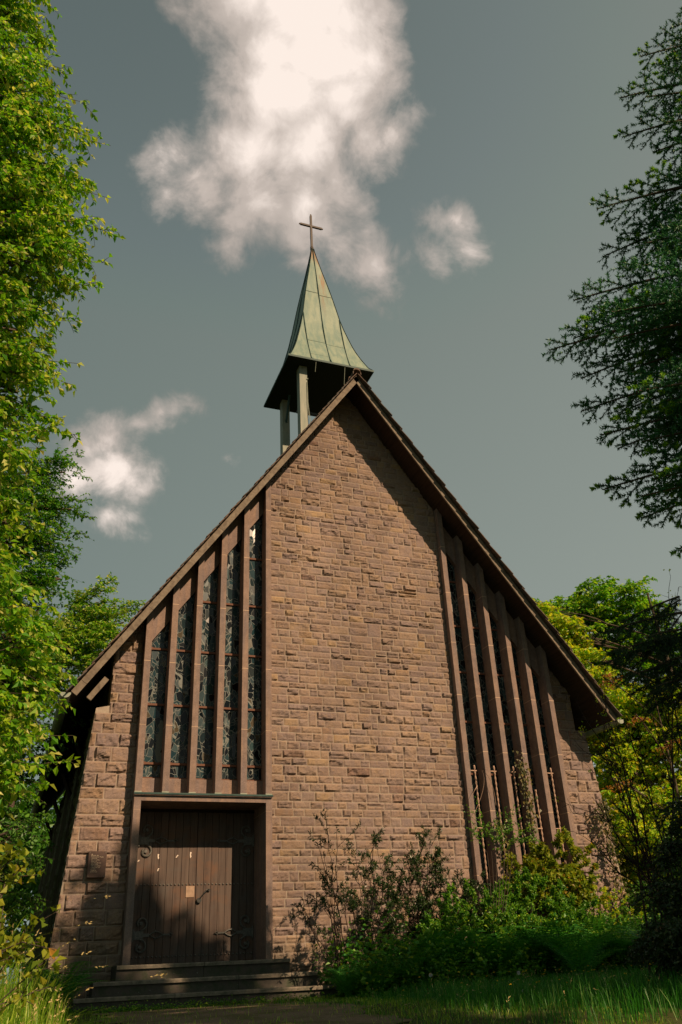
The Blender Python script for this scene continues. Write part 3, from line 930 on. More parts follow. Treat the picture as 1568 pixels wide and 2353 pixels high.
# steps
st_ = empty('stone_steps', (-3.7, -0.6, 0))
tag(st_, 'three dark mossy stone steps below the plank door', 'steps')
for (x0, x1, y0, z0, z1, cut) in ((-5.30, -2.12, -0.50, 0.44, 0.68, -3.75), (-5.72, -1.72, -0.88, 0.22, 0.442, -3.2), (-6.05, -1.30, -1.28, -0.15, 0.222, -4.4)):
    b = MB()
    yb = 1.1 if z1 > 0.6 else y0 + 0.55
    for (a_, c_) in ((x0, cut - 0.004), (cut + 0.004, x1)):
        n_ = 24
        xs = np.linspace(a_, c_, n_)
        jz = (vnoise(xs * 3, xs * 0 + z1 * 10, 5) - 0.5) * 0.012; jy = (vnoise(xs * 4, xs * 0 + z1 * 20, 6) - 0.5) * 0.02
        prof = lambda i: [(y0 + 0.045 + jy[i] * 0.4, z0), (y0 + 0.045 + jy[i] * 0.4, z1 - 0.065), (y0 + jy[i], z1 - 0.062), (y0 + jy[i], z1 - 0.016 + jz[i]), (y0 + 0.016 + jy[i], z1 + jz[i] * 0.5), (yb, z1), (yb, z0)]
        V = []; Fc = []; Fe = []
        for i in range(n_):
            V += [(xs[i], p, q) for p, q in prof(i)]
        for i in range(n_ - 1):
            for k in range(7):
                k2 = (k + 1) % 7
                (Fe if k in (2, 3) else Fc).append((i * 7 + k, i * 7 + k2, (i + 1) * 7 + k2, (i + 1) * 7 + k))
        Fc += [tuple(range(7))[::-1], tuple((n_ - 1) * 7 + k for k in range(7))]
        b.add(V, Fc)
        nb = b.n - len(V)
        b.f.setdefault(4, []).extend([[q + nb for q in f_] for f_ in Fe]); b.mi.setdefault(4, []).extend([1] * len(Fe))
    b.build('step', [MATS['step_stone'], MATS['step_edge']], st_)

# roof: everything in (s = down the slope, n = out of the slope)
CS, SN = 1 / math.hypot(1, SLOPE), SLOPE / math.hypot(1, SLOPE)
LENS = {-1: 6.34 / CS + 0.27, 1: 6.34 / CS + 0.12}
def sl(sgn, s, nrm):           # slope coordinates to (x, z)
    return RX + sgn * (s * CS + nrm * SN), SOF - s * SN + nrm * CS
def slab(b, sgn, s0, s1, n0, n1, y0, y1, mi=0, n0b=None, n1b=None):
    n0b = n0 if n0b is None else n0b; n1b = n1 if n1b is None else n1b
    q = [sl(sgn, s0, n0), sl(sgn, s1, n0b), sl(sgn, s1, n1b), sl(sgn, s0, n1)]
    v = [(x, y0, z) for x, z in q] + [(x, y1, z) for x, z in q]
    b.hexa(v, mi)
roof = empty('roof', (0, 0, 5)); roof.parent = chapel; roof.matrix_parent_inverse = chapel.matrix_world.inverted()
bpy.context.view_layer.update()
for sgn in (-1, 1):
    LEN = LENS[sgn]
    b = MB(); slab(b, sgn, 0.0, LEN, 0.0, 0.018, -0.63, 17.3); b.build('soffit_boards', MATS['soffit_wood'], roof)
    b = MB()
    # verge boards in lapped lengths
    s = -0.02; k = 0
    while s < LEN:
        e = min(s + rng.uniform(1.6, 2.6), LEN)
        yy = -0.68 + (0.004 if k % 2 else 0.0)
        slab(b, sgn, s, e - 0.006, -0.125, 0.012, yy, -0.632)
        s = e; k += 1
    b.build('verge_board', MATS['verge_wood'], roof)
    b = MB(); bt_ = MB()
    s = 0.0; kk = 0
    while s < LEN - 0.20:
        # individual tiles near the verge, one strip further back
        y = -0.80 + rng.uniform(-0.012, 0.012) - (0.02 if kk % 2 else 0)
        for q in range(9):
            yw = 0.17 if q else 0.09 + 0.08 * (kk % 2)
            j = rng.uniform(-0.006, 0.010); js_ = rng.uniform(-0.012, 0.012)
            slab(b, sgn, s + js_, s + 0.31 + js_, 0.022 + j * 0.3, 0.040 + j * 0.3, y, y + yw - 0.004, n0b=0.050 + j, n1b=0.068 + j)
            y += yw
        slab(b, sgn, s, s + 0.31, 0.022, 0.040, y, 17.4, n0b=0.050, n1b=0.068)
        s += 0.24; kk += 1
    b.build('roof_tiles', MATS['roof_tile'], roof)
    # gutter
    g_ = MB()
    gx_, gz_ = sl(sgn, LEN + 0.0, -0.02)
    gx_ += sgn * 0.12
    n_ = 10; th = np.linspace(math.pi, 2 * math.pi, n_)
    Vg = []; Fg = []
    ys = [-0.66, 17.3]
    for yv in ys:
        Vg += [(gx_ + 0.105 * math.cos(t), yv, gz_ + 0.105 * math.sin(t)) for t in th]
    for i in range(n_ - 1):
        Fg.append((i, i + 1, n_ + i + 1, n_ + i))
    Fg.append(tuple(range(n_)))
    g_.add(Vg, Fg)
    g_.build('gutter', MATS['gutter_zinc'], roof)
    # rafter tail board and strut under the eave
    if sgn < 0:
        r_ = MB(); slab(r_, sgn, LEN - 0.75, LEN - 0.20, -0.36, -0.25, -0.30, -0.22)
        r_.build('rafter_tail', MATS['verge_wood'], roof)
    for yv in (2.6, 6.5, 10.4, 14.4):
        r_ = MB()
        r_.tube([(sgn * 6.25, yv, 5.35), (sgn * 5.8, yv, 4.3)], 0.06, 4)
        r_.build('eave_strut', MATS['dark_wood'], roof)
b = MB()
y = -0.76; k = 0
while y < 17.2:
    L_ = 0.40
    th = np.linspace(-0.15 * math.pi, 1.15 * math.pi, 9)
    r0, r1 = 0.125, 0.105
    V = [(RX + r0 * math.cos(t), y, SOF + 0.06 + r0 * math.sin(t)) for t in th] + [(RX + r1 * math.cos(t), y + L_, SOF + 0.06 + r1 * math.sin(t)) for t in th]
    V += [(RX + (r0 - 0.02) * math.cos(t), y, SOF + 0.13 + (r0 - 0.02) * math.sin(t)) for t in th]
    b.add(V, [(i, i + 1, 10 + i, 9 + i) for i in range(8)] + [(i, i + 1, 19 + i, 18 + i) for i in range(8)])
    y += L_ - 0.03
b.build('ridge_tiles', MATS['roof_tile'], roof)
b = MB()
b.tube([(RX, -0.50, SOF - 0.06), (RX, 17.0, SOF - 0.06)], 0.05, 4)
b.build('ridge_beam', MATS['dark_wood'], roof)

# belfry
SX, SY = -0.05, 2.6
bel = empty('belfry', (SX, SY, 14.5)); bel.parent = chapel; bel.matrix_parent_inverse = chapel.matrix_world.inverted()
bpy.context.view_layer.update()
for (x0, y0) in ((-0.97, 1.6), (0.70, 1.6), (-0.97, 3.4), (0.70, 3.4)):
    b = MB(); zb = 12.2
    b.box(x0, x0 + 0.24, y0, y0 + 0.27, zb, 16.62)
    b.build('post', MATS['post_metal'], bel)
b = MB()
b.tube([(-0.85, 3.4, 15.7), (-0.85, 3.0, 16.5)], 0.035, 4); b.tube([(0.82, 3.4, 15.7), (0.82, 3.0, 16.5)], 0.035, 4)
b.build('brace', MATS['copper_dark'], bel)
prof = [(16.62, 1.37), (16.74, 1.27), (16.95, 1.185), (17.2, 1.09), (17.5, 0.99), (17.8, 0.905), (18.2, 0.81), (18.6, 0.72), (19.1, 0.625), (19.7, 0.535), (20.3, 0.44),
        (20.9, 0.335), (21.5, 0.225), (22.1, 0.125), (22.6, 0.045), (22.8, 0.03)]
b = MB()
NQ = 9
for rot in range(4):
    a = rot * math.pi / 2; ca, sa = math.cos(a), math.sin(a)
    V = []
    for (z, h) in prof:
        for q in range(NQ):
            u = -1 + 2 * q / (NQ - 1)
            bow = 0.012 * (1 - u * u) * math.sin(z * 3 + rot)
            lx, ly = u * h, -h - bow
            V.append((SX + lx * ca - ly * sa, SY + lx * sa + ly * ca, z))
    b.add(V, [(i * NQ + q, i * NQ + q + 1, (i + 1) * NQ + q + 1, (i + 1) * NQ + q) for i in range(len(prof) - 1) for q in range(NQ - 1)])
sp_ = b.build('spire_roof', MATS['copper_patina'], bel, smooth=False)
b = MB()
def hz_(z): return float(np.interp(z, [p[0] for p in prof], [p[1] for p in prof]))
for rot in range(4):
    a = rot * math.pi / 2; ca, sa = math.cos(a), math.sin(a)
    for u0, ztop in ((0.0, 22.7), (-0.62, 19.1), (0.62, 19.1)):
        zs = np.linspace(16.63, ztop, 30)
        P = []
        for z in zs:
            lx, ly = u0, -hz_(z) - 0.014
            P.append((SX + lx * ca - ly * sa, SY + lx * sa + ly * ca, z))
        b.tube(P, 0.016, 4)
    for sgn in (-1, 1):                             # hips
        P = [(SX + sgn * (hz_(z) + 0.005) * ca + (hz_(z) + 0.005) * sa, SY + sgn * (hz_(z) + 0.005) * sa - (hz_(z) + 0.005) * ca, z) for z in np.linspace(16.63, 22.7, 40)]
        b.tube(P, 0.014, 4)
    for (ua, ub, z) in ((-1, 0, 20.25), (0, 1, 20.15), (-0.62, 0.0, 17.72), (0.0, 0.62, 17.66), (-0.6, 0.0, 16.98)):
        h = hz_(z)
        if abs(ua) == 1: ua *= h
        if abs(ub) == 1: ub *= h
        P = []
        for u in np.linspace(ua, ub, 5):
            P.append((SX + u * ca + (h + 0.004) * sa, SY + u * sa - (h + 0.004) * ca, z))
        b.tube(P, 0.006, 4)
b.build('standing_seams', MATS['copper_dark'], sp_)
b = MB(); b.box(SX - 1.36, SX + 1.36, SY - 1.36, SY + 1.36, 16.58, 16.615)
b.build('belfry_ceiling', MATS['belfry_soffit'], bel)
b = MB()
for a in range(4):
    x0, x1, y0, y1 = ((-1.38, 1.38, -1.38, -1.36), (-1.38, 1.38, 1.36, 1.38), (-1.38, -1.36, -1.36, 1.36), (1.36, 1.38, -1.36, 1.36))[a]
    b.box(SX + x0, SX + x1, SY + y0, SY + y1, 16.57, 16.635)
b.build('drip_edge', MATS['copper_dark'], bel)
b = MB()
th = np.linspace(0, 2 * math.pi, 21)[:-1]
pb = [(0.0, 15.25), (0.16, 15.22), (0.22, 15.1), (0.25, 14.9), (0.30, 14.7), (0.40, 14.52), (0.42, 14.47)]
V = [(SX + r0 * math.cos(t), SY + r0 * math.sin(t), z) for r0, z in pb for t in th]
b.add(V, [(i * 20 + q, i * 20 + (q + 1) % 20, (i + 1) * 20 + (q + 1) % 20, (i + 1) * 20 + q) for i in range(len(pb) - 1) for q in range(20)])
b.tube([(SX, SY, 15.2), (SX, SY, 15.6)], 0.05, 6); b.tube([(-0.75, SY, 15.6), (0.72, SY, 15.6)], 0.06, 6)
b.build('bell', MATS['iron'], bel)
b = MB()
XC, YC = SX - 0.02, SY
b.box(XC - 0.035, XC + 0.035, YC - 0.035, YC + 0.035, 22.75, 24.36); b.box(XC - 0.022, XC + 0.022, YC - 0.022, YC + 0.022, 24.36, 24.43)
b.box(XC - 0.40, XC + 0.40, YC - 0.033, YC + 0.033, 23.80, 23.87); b.box(XC - 0.45, XC - 0.40, YC - 0.02, YC + 0.02, 23.815, 23.855); b.box(XC + 0.40, XC + 0.45, YC - 0.02, YC + 0.02, 23.815, 23.855)
b.tube([(XC, YC, 22.68), (XC, YC, 22.8)], 0.06, 8)
b.build('cross', MATS['bronze_cross'], bel)
b = MB()
b.tube([(-0.74, 1.58, 16.0), (-0.74, 1.56, 15.2), (-0.66, 1.5, 14.0)], 0.009, 5)
b.tube([(-0.55, 1.25, 16.55), (-0.57, 1.3, 16.2)], 0.006, 4); b.tube([(0.38, 1.25, 16.55), (0.33, 1.27, 15.9)], 0.006, 4)
b.tube([(-0.745, 1.59, 16.1), (-0.70, 1.58, 16.12)], 0.02, 5)
b.build('lightning_wire', MATS['gutter_zinc'], bel)

# plaque
pq = empty('wall_plaque', (-5.735, 0.2, 2.2))
tag(pq, 'dark bronze inscription plaque on the stone wall left of the door', 'plaque')
b = MB()
PX0, PX1, PZ0, PZ1, PY = -5.90, -5.565, 2.175, 2.64, 0.185
b.box(PX0, PX1, PY, WO - 0.01, PZ0, PZ1)
b.box(PX0 + 0.01, PX1 - 0.01, PY - 0.004, PY, PZ0 + 0.01, PZ1 - 0.01)
b.build('plate', MATS['plaque_face'], pq)
lines = ['    riede den', 'Kommenden. Freude', 'denen die', 'hier verweilen.', 'Segen auf', 'den Weg der von', 'dannen geht.', 'Wer hier eintritt', 'findet Ruhe fuer', 'die Seele.', 'Tretet ein.', 'Seid bei uns']
tv = []
def add_text(body, size, x, z, name):
    cu = bpy.data.curves.new('txt', 'FONT'); cu.body = body; cu.size = size; cu.extrude = 0.0006; cu.resolution_u = 2
    o = bpy.data.objects.new('txt', cu); C.objects.link(o)
    bpy.context.view_layer.update()
    dg = bpy.context.evaluated_depsgraph_get()
    me = bpy.data.meshes.new_from_object(o.evaluated_get(dg))
    bpy.data.objects.remove(o)
    me.transform(Matrix.Translation((x, PY - 0.006, z)) @ Matrix.Rotation(math.pi / 2, 4, 'X'))
    return me
import bmesh
bm = bmesh.new()
zz_ = PZ1 - 0.085
for i, l in enumerate(lines):
    me = add_text(l, 0.026, PX0 + 0.055, zz_, 'l'); bm.from_mesh(me)
    zz_ -= 0.0262
me = add_text('F', 0.058, PX0 + 0.052, PZ1 - 0.09, 'F'); bm.from_mesh(me)
me = bpy.data.meshes.new('inscription'); bm.to_mesh(me); bm.free(); me.materials.append(MATS['plaque_text'])
io = bpy.data.objects.new('inscription', me); C.objects.link(io); io.parent = pq; io.matrix_parent_inverse = pq.matrix_world.inverted()
b = MB()
for (x, z) in ((PX0 + 0.02, PZ1 - 0.02), (PX1 - 0.02, PZ1 - 0.02), (PX0 + 0.02, PZ0 + 0.02), (PX1 - 0.02, PZ0 + 0.02)):
    b.tube([(x, PY - 0.01, z), (x, PY, z)], 0.006, 6)
b.build('screws', MATS['gutter_zinc'], pq)

# ------------------------------------------------------------------ vegetation helpers
def unit(v):
    return v / (np.linalg.norm(v, axis=-1, keepdims=True) + 1e-9)


def leaves_arr(P, D, N, L, Wd, fold=0.25):
    """leaf at P along D with normal N; folded diamond"""
    D = unit(D); S_ = unit(np.cross(D, N)); Nn = np.cross(S_, D)
    L = np.broadcast_to(L, (len(P),))[:, None]; Wd = np.broadcast_to(Wd, (len(P),))[:, None]
    a = P; bq = P + D * L * 0.45 + S_ * Wd * 0.5 + Nn * Wd * fold; c = P + D * L - Nn * L * 0.12; d = P + D * L * 0.45 - S_ * Wd * 0.5 + Nn * Wd * fold
    V = np.stack([a, bq, c, d], 1).reshape(-1, 3)
    i = np.arange(len(P))[:, None] * 4
    F = np.concatenate([i + np.array([[0, 1, 2]]), i + np.array([[0, 2, 3]])], 0)
    return V, F


def bez(p0, p1, p2, n):
    t = np.linspace(0, 1, n)[:, None]
    return (1 - t) ** 2 * p0 + 2 * (1 - t) * t * p1 + t ** 2 * p2


class Plant:
    def __init__(self, seed):
        self.r = np.random.default_rng(seed)
        self.wv = []; self.wf = []; self.wn = 0
        self.lv = []; self.lf = []; self.ln = 0

    def wood(self, pts, r0, r1, k=4):
        V, F = tube_arr(np.asarray(pts), np.linspace(r0, r1, len(pts)), k)
        self.wv.append(V); self.wf.append(F + self.wn); self.wn += len(V)

    def leaves(self, P, D, N, L, Wd, fold=0.25):
        V, F = leaves_arr(P, D, N, L, Wd, fold)
        self.lv.append(V); self.lf.append(F + self.ln); self.ln += len(V)

    def tris(self, V, F):
        self.lv.append(V); self.lf.append(F + self.ln); self.ln += len(V)

    def spray(self, base, tip, nleaf, leaf, side=0.55, nsub=7, thick=0.006, droop=0.12, up=0.15):
        """a leafy branchlet: axis plus side twigs with leaves"""
        r = self.r
        base = np.asarray(base, float); tip = np.asarray(tip, float)
        ln = np.linalg.norm(tip - base)
        mid = (base + tip) / 2 + np.array([0, 0, up * ln]) + r.normal(0, 0.05 * ln, 3)
        ax = bez(base, mid, tip, 9)
        self.wood(ax, thick, thick * 0.3, 3)
        tw = [ax]
        for i in range(nsub):
            t = r.uniform(0.15, 0.95); j = min(int(t * 8), 7)
            p = ax[j] + (ax[j + 1] - ax[j]) * (t * 8 - j)
            d0 = unit(ax[j + 1] - ax[j])
            sd = unit(np.cross(d0, np.array([0, 0, 1.0])) * (1 if i % 2 else -1) + r.normal(0, 0.35, 3))
            l2 = side * ln * (1.1 - t) * r.uniform(0.6, 1.1) + 0.08
            e = p + (d0 * 0.6 + sd * 0.8) * l2 + np.array([0, 0, -droop * l2 * 1.5])
            q = bez(p, (p + e) / 2 + np.array([0, 0, up * l2]), e, 5)
            self.wood(q, thick * 0.5, thick * 0.2, 3)
            tw.append(q)
        lens = np.array([np.linalg.norm(q[-1] - q[0]) for q in tw])
        cnt = np.maximum((nleaf * lens / lens.sum()).astype(int), 2)
        for q, c in zip(tw, cnt):
            t = r.uniform(0.12, 1.0, c) * (len(q) - 1)
            j = np.minimum(t.astype(int), len(q) - 2)
            P = q[j] + (q[j + 1] - q[j]) * (t - j)[:, None]
            d0 = unit(q[j + 1] - q[j])
            sd = np.cross(d0, np.array([0, 0, 1.0])) * r.choice([-1, 1], c)[:, None]
            D = d0 * 0.5 + sd * 0.8 + r.normal(0, 0.35, (c, 3)) + np.array([0, 0, -droop * 2.2])
            N = np.array([0.1, -0.35, 0.8]) + r.normal(0, 0.55, (c, 3))
            s = leaf * r.uniform(0.65, 1.2, c)
            self.leaves(P, D, N, s, s * r.uniform(0.5, 0.68, c))

    def finish(self, name, label, cat, base, bark, leafm, group=None, wood_name='trunk', leaf_name='crown'):
        root = empty(name, tuple(base))
        tag(root, label, cat, group)
        if self.wv:
            mesh_np(wood_name, np.concatenate(self.wv), np.concatenate(self.wf), MATS[bark], root, smooth=True)
        if self.lv:
            mesh_np(leaf_name, np.concatenate(self.lv), np.concatenate(self.lf), MATS[leafm], root)
        return root


def leafy_tree(name, label, cat, base, height, blobs, nspray, leaf, nleaf, leafm, seed, spray_len=1.1, group=None, tips=(), bark='bark', trunk_r=0.22, droop=0.12, lean=(0, 0), thick=0.008):
    """blobs: (centre, (rx, ry, rz)) ellipsoids that hold the crown; tips: extra spray tips"""
    pl = Plant(seed); r = pl.r
    base = np.array(base, float); height = min(height, max(q_[0][2] for q_ in blobs) - base[2]); topp = base + np.array([lean[0], lean[1], height])
    tr = bez(base, (base + topp) / 2 + np.array([r.uniform(-.3, .3), r.uniform(-.3, .3), 0]), topp, 14)
    pl.wood(tr, trunk_r, trunk_r * 0.15, 9)
    vol = np.array([b_[1][0] * b_[1][1] * b_[1][2] for b_ in blobs]) ** 0.75
    cnt = np.maximum((nspray * vol / vol.sum()).astype(int), 3)
    for (c, rad), n_ in zip(blobs, cnt):
        c = np.array(c, float); rad = np.array(rad, float)
        # limb to the blob
        j = int(np.clip((c[2] - base[2] - 0.35 * np.linalg.norm(c[:2] - base[:2])) / height * 13, 1, 12))
        s0 = tr[j]
        limb = bez(s0, (s0 + c) / 2 + np.array([0, 0, 0.12 * np.linalg.norm(c - s0)]), c, 9)
        pl.wood(limb, trunk_r * 0.32 * (1 - j / 18), 0.02, 6)
        dirs = unit(r.normal(0, 1, (n_, 3)))
        rr = r.uniform(0.35, 1.0, n_) ** 0.6
        tipsb = c + dirs * rad * rr[:, None]
        for tp, d in zip(tipsb, dirs):
            out = unit((tp - s0) * np.array([1, 1, 0.3]))
            bs = tp - (out * 0.75 + d * 0.35) * spray_len * r.uniform(0.7, 1.1) + np.array([0, 0, 0.05])
            if r.random() < 0.5:
                lj = limb[r.integers(3, 9)]
                pl.wood(bez(lj, (lj + bs) / 2 + r.normal(0, 0.1, 3), bs, 5), 0.018, 0.007, 3)
            pl.spray(bs, tp + np.array([0, 0, -droop]), nleaf, leaf, droop=droop, thick=thick)
    for tp in tips:
        tp = np.array(tp, float)
        j = int(np.clip((tp[2] - base[2] - 0.5) / height * 13, 1, 12))
        s0 = tr[j]; dd = tp - s0; ln = np.linalg.norm(dd)
        bs = tp - dd / ln * min(1.6, ln * 0.5)
        pl.wood(bez(s0, (s0 + bs) / 2 + np.array([0, 0, 0.1 * ln]), bs, 8), 0.04, 0.012, 4)
        pl.spray(bs, tp, int(nleaf * 1.6), leaf, droop=droop, thick=thick * 1.3, side=0.4, nsub=10)
        pl.spray(bs - dd / ln * 0.4, bs + dd / ln * 0.5 + np.array([0, 0, -0.15]), nleaf, leaf, droop=droop)
    return pl.finish(name, label, cat, base, bark, leafm, group)


def B(px, py, d, rpx, depth=None, sq=1.0):
    """blob from picture position, distance and radius"""
    c = at(px, py, d); rw = rpx * d / FPX
    return (tuple(c), (rw, rw if depth is None else depth, rw * sq))


def hd_at(px, py, hd):
    d = ray(px, py)
    return CAM + d * (hd / math.hypot(d[0], d[1]))


def BH(px, py, hd, rpx, depth=None, sq=1.0):
    c = hd_at(px, py, hd); d = np.linalg.norm(c - CAM); rw = rpx * d / FPX
    return (tuple(c), (rw, rw if depth is None else depth, rw * sq))


def fp(px, py, y):
    d = ray(px, py); return CAM + d * ((y - CAM[1]) / d[1])


# -------- big broad-leaved tree on the left, hanging over the picture edge
blobs = [BH(-60, -60, 8.5, 120, 1.2), BH(40, 40, 8.5, 85, 1.0), BH(60, 190, 8.6, 95, 1.1), BH(95, 340, 8.6, 115, 1.2), BH(110, 480, 8.6, 120, 1.2),
         BH(95, 620, 8.7, 115, 1.2), BH(45, 760, 8.8, 110, 1.1), BH(40, 900, 8.8, 105, 1.1), BH(20, 1050, 8.8, 95, 1.0), BH(20, 1200, 8.8, 80, 1.0),
         BH(10, 1340, 8.8, 100, 1.0), BH(60, 1470, 9.0, 110, 1.0), BH(70, 1560, 9.2, 95, 1.0), BH(30, 1660, 9.0, 95, 1.0), BH(30, 1790, 8.8, 75, 0.8),
         BH(-120, 200, 9, 150, 1.4), BH(-120, 500, 9, 150, 1.4), BH(-120, 850, 9, 150, 1.4), BH(-110, 1250, 9, 150, 1.3), BH(-90, 1600, 9, 130, 1.2)]
tips = [hd_at(x, y, 8.5) for x, y in ((255, 335), (250, 455), (275, 545), (255, 605), (235, 662), (190, 738), (180, 835), (170, 885), (185, 1000), (125, 110), (205, 240), (150, 160), (180, 300),
                                      (170, 1690), (175, 1745), (130, 1730), (170, 1490), (120, 1600), (100, 940), (150, 960), (215, 420), (225, 520))]
leafy_tree('broadleaf_tree', 'tall broad-leaved tree with drooping sunlit leaves along the left edge', 'tree', (-11.2, -9.2, -0.2), 15.0,
           blobs, 760, 0.095, 90, 'leaf_left', 101, spray_len=1.0, tips=tips, trunk_r=0.26, droop=0.16)

# -------- beech and others behind it
blobs = [BH(150, 1085, 18, 55, 1.0, 0.7), BH(165, 1170, 18, 58, 1.0, 0.7), BH(120, 1250, 18, 80, 1.2, 0.8), BH(80, 1130, 18, 80, 1.2, 0.8), BH(30, 1200, 18, 90, 1.4), BH(140, 1330, 18, 50, 1.2), BH(60, 1350, 18, 90, 1.4), BH(90, 1470, 18, 60, 1.2)]
leafy_tree('beech_tree', 'dark green beech with flat layered sprays behind the left tree', 'tree', (-11.5, 0.5, 0), 15.5, blobs, 240, 0.085, 95, 'leaf_beech', 102, spray_len=1.3, trunk_r=0.25, droop=0.05,
           tips=[hd_at(x, y, 18) for x, y in ((210, 1100), (218, 1190), (200, 1225), (178, 1290))])
blobs = [BH(235, 1385, 38, 60, 2.0), BH(285, 1430, 38, 55, 2.0), BH(200, 1450, 38, 75, 2.5), BH(250, 1480, 38, 80, 2.5), BH(150, 1520, 38, 110, 3.0), BH(320, 1400, 39, 22, 1.0), BH(70, 1540, 38, 110, 3)]
leafy_tree('beech_tree', 'yellow-green beech showing above the left roof slope behind the chapel', 'tree', (-7.5, 22.0, 0), 21, blobs, 330, 0.16, 90, 'leaf_left', 103, spray_len=1.8, trunk_r=0.35, droop=0.06, thick=0.02)

# -------- dark wood left of the chapel
blobs = [BH(60, 1650, 20, 130, 1.8), BH(20, 1800, 19, 120, 1.8), BH(60, 1900, 18, 80, 1.5), BH(30, 2020, 17, 90, 1.5), BH(-60, 1700, 20, 130, 2), BH(-60, 2000, 17, 130, 2), BH(10, 2160, 16, 80, 1.5), BH(-80, 2200, 15, 90, 1.5)]
leafy_tree('hazel_tree', 'shaded green tree filling the gap left of the dark side wall', 'tree', (-9.8, 1.5, 0), 8.5, blobs, 300, 0.10, 80, 'leaf_wood', 104, spray_len=1.2, trunk_r=0.16)

# -------- right-hand background
blobs = [BH(1345, 1400, 33, 75, 2.2), BH(1415, 1385, 33, 70, 2.2), BH(1290, 1430, 33, 65, 2.2), BH(1460, 1440, 33, 70, 2.2), BH(1380, 1470, 33, 90, 2.5), BH(1480, 1520, 33, 70, 2.5), BH(1300, 1510, 33, 70, 2.5), BH(1560, 1480, 33, 60, 2.0),
         BH(1345, 1350, 33, 28, 1.0), BH(1420, 1345, 33, 25, 1.0), BH(1250, 1390, 33, 30, 1.0)]
leafy_tree('maple_tree', 'round-topped green maple rising behind the right roof slope', 'tree', (13.5, 10.5, 0), 16, blobs, 420, 0.17, 75, 'leaf_maple', 105, spray_len=1.4, trunk_r=0.3, thick=0.018)
blobs = [BH(1215, 1415, 29, 45, 1.2), BH(1260, 1470, 28, 60, 1.6), BH(1310, 1560, 27, 70, 1.8), BH(1370, 1640, 27, 80, 2), BH(1440, 1700, 27, 85, 2), BH(1500, 1780, 27, 90, 2), BH(1400, 1780, 27, 60, 1.6), BH(1350, 1700, 27, 45, 1.5),
         BH(1415, 1850, 26, 60, 1.8), BH(1440, 1950, 26, 60, 1.6), BH(1400, 1960, 26, 35, 1.0), BH(1240, 1445, 27.5, 45, 1.2), BH(1285, 1500, 27.5, 50, 1.2), BH(1335, 1590, 27, 50, 1.2), BH(1380, 1860, 26, 40, 1.2), BH(1395, 1745, 25, 45, 1.0), BH(1400, 1840, 24, 45, 1.0), BH(1430, 1920, 24, 50, 1.0), BH(1340, 1640, 26, 40, 1.0), BH(1500, 1930, 26, 90, 1.8), BH(1470, 1600, 27, 70, 2), BH(1540, 1660, 27, 70, 2), BH(1450, 2020, 26, 60, 1.6)]
leafy_tree('rowan_tree', 'golden yellow-green tree with narrow leaves beside the right gable', 'tree', (12.0, 3.5, 0), 13, blobs, 800, 0.15, 80, 'leaf_gold', 106, spray_len=1.3, trunk_r=0.22, thick=0.016)
blobs = [BH(1385, 1555, 24, 24, 0.6), BH(1460, 1640, 24, 26, 0.6), BH(1405, 1790, 24, 26, 0.6), BH(1540, 1700, 24, 26, 0.6)]
leafy_tree('red_maple_sapling', 'thin sapling with rusty red leaves in front of the golden tree', 'tree', (9.8, 1.8, 0), 9.0, blobs, 14, 0.10, 34, 'leaf_rust', 107, spray_len=0.9, trunk_r=0.09)
blobs = [BH(1460, 2090, 24, 60, 1.5), BH(1530, 2080, 22, 90, 1.5), BH(1490, 2180, 20, 80, 1.4), BH(1570, 2200, 18, 90, 1.4), BH(1440, 2180, 22, 50, 1.2), BH(1570, 1960, 24, 70, 1.4)]
leafy_tree('elder_bush', 'deep green elder bush in shade right of the chapel corner', 'bush', (9.0, -2.0, 0), 3.4, blobs, 190, 0.10, 80, 'leaf_wood', 108, spray_len=0.9, trunk_r=0.08)

# woods all round, far off
wood_labels = ['far tree at the end of the wood', 'tall dark tree far behind']
k = 0
woods = Plant(400)
rs = np.random.default_rng(401)
for i in range(46):
    az = R(-35 + 2.9 * i) if i < 46 else 0
    d = rs.uniform(46, 66)
    c = CAM + np.array([math.sin(az) * d, math.cos(az) * d, 0]); c[2] = 0
    h = rs.uniform(7.0, 11.0)
    woods.wood(np.array([c, c + [0, 0, h]]), 0.3, 0.1, 5)
    for j in range(5):
        cc = c + np.array([rs.uniform(-3, 3), rs.uniform(-3, 3), h * rs.uniform(0.15, 0.95)])
        n_ = 420
        d0 = unit(rs.normal(0, 1, (n_, 3)))
        P = cc + d0 * np.array([3.0, 3.0, 2.2]) * rs.uniform(0.6, 1, (n_, 1))
        woods.leaves(P, rs.normal(0, 1, (n_, 3)), d0 + rs.normal(0, .5, (n_, 3)), rs.uniform(0.3, 0.6, n_), 0.3)
V = np.concatenate(woods.lv); F = np.concatenate(woods.lf)
o = mesh_np('distant_woods', V, F, MATS['leaf_wood'])
tag(o, 'dark mass of far-off forest closing the view behind everything', 'woods', kind='stuff')

# -------- trees behind the viewer that throw the shade on the steps
for i, (x, y, tp, lab) in enumerate(((2.6, -20.6, 18.5, 'broad tree behind the viewer, nearest the door side'), (6.1, -20.9, 20.6, 'broad tree behind the viewer, second from the door side'),
                                     (9.6, -20.5, 17.1, 'broad tree behind the viewer, third from the door side'), (13.4, -20.5, 16.4, 'broad tree behind the viewer, furthest to the right'))):
    pl = []
    for j in range(16):
        fz = (j + rng.uniform(0, 0.8)) / 16
        a = j * 2.4; q = 1.5 * math.sin(math.pi * min(1, 0.25 + (1 - fz) * 0.8)) + 0.2
        pl.append(((x + q * math.cos(a), y + 0.6 * q * math.sin(a), 9.2 + (tp - 10.5) * fz), (1.5, 1.3, 1.1)))
    leafy_tree('broadleaf_tree', lab, 'tree', (x, y, -1.1), tp - 1.5, pl, 300, 0.26, 60, 'leaf_beech', 200 + i, spray_len=1.2, trunk_r=0.25, group='trees behind the viewer')


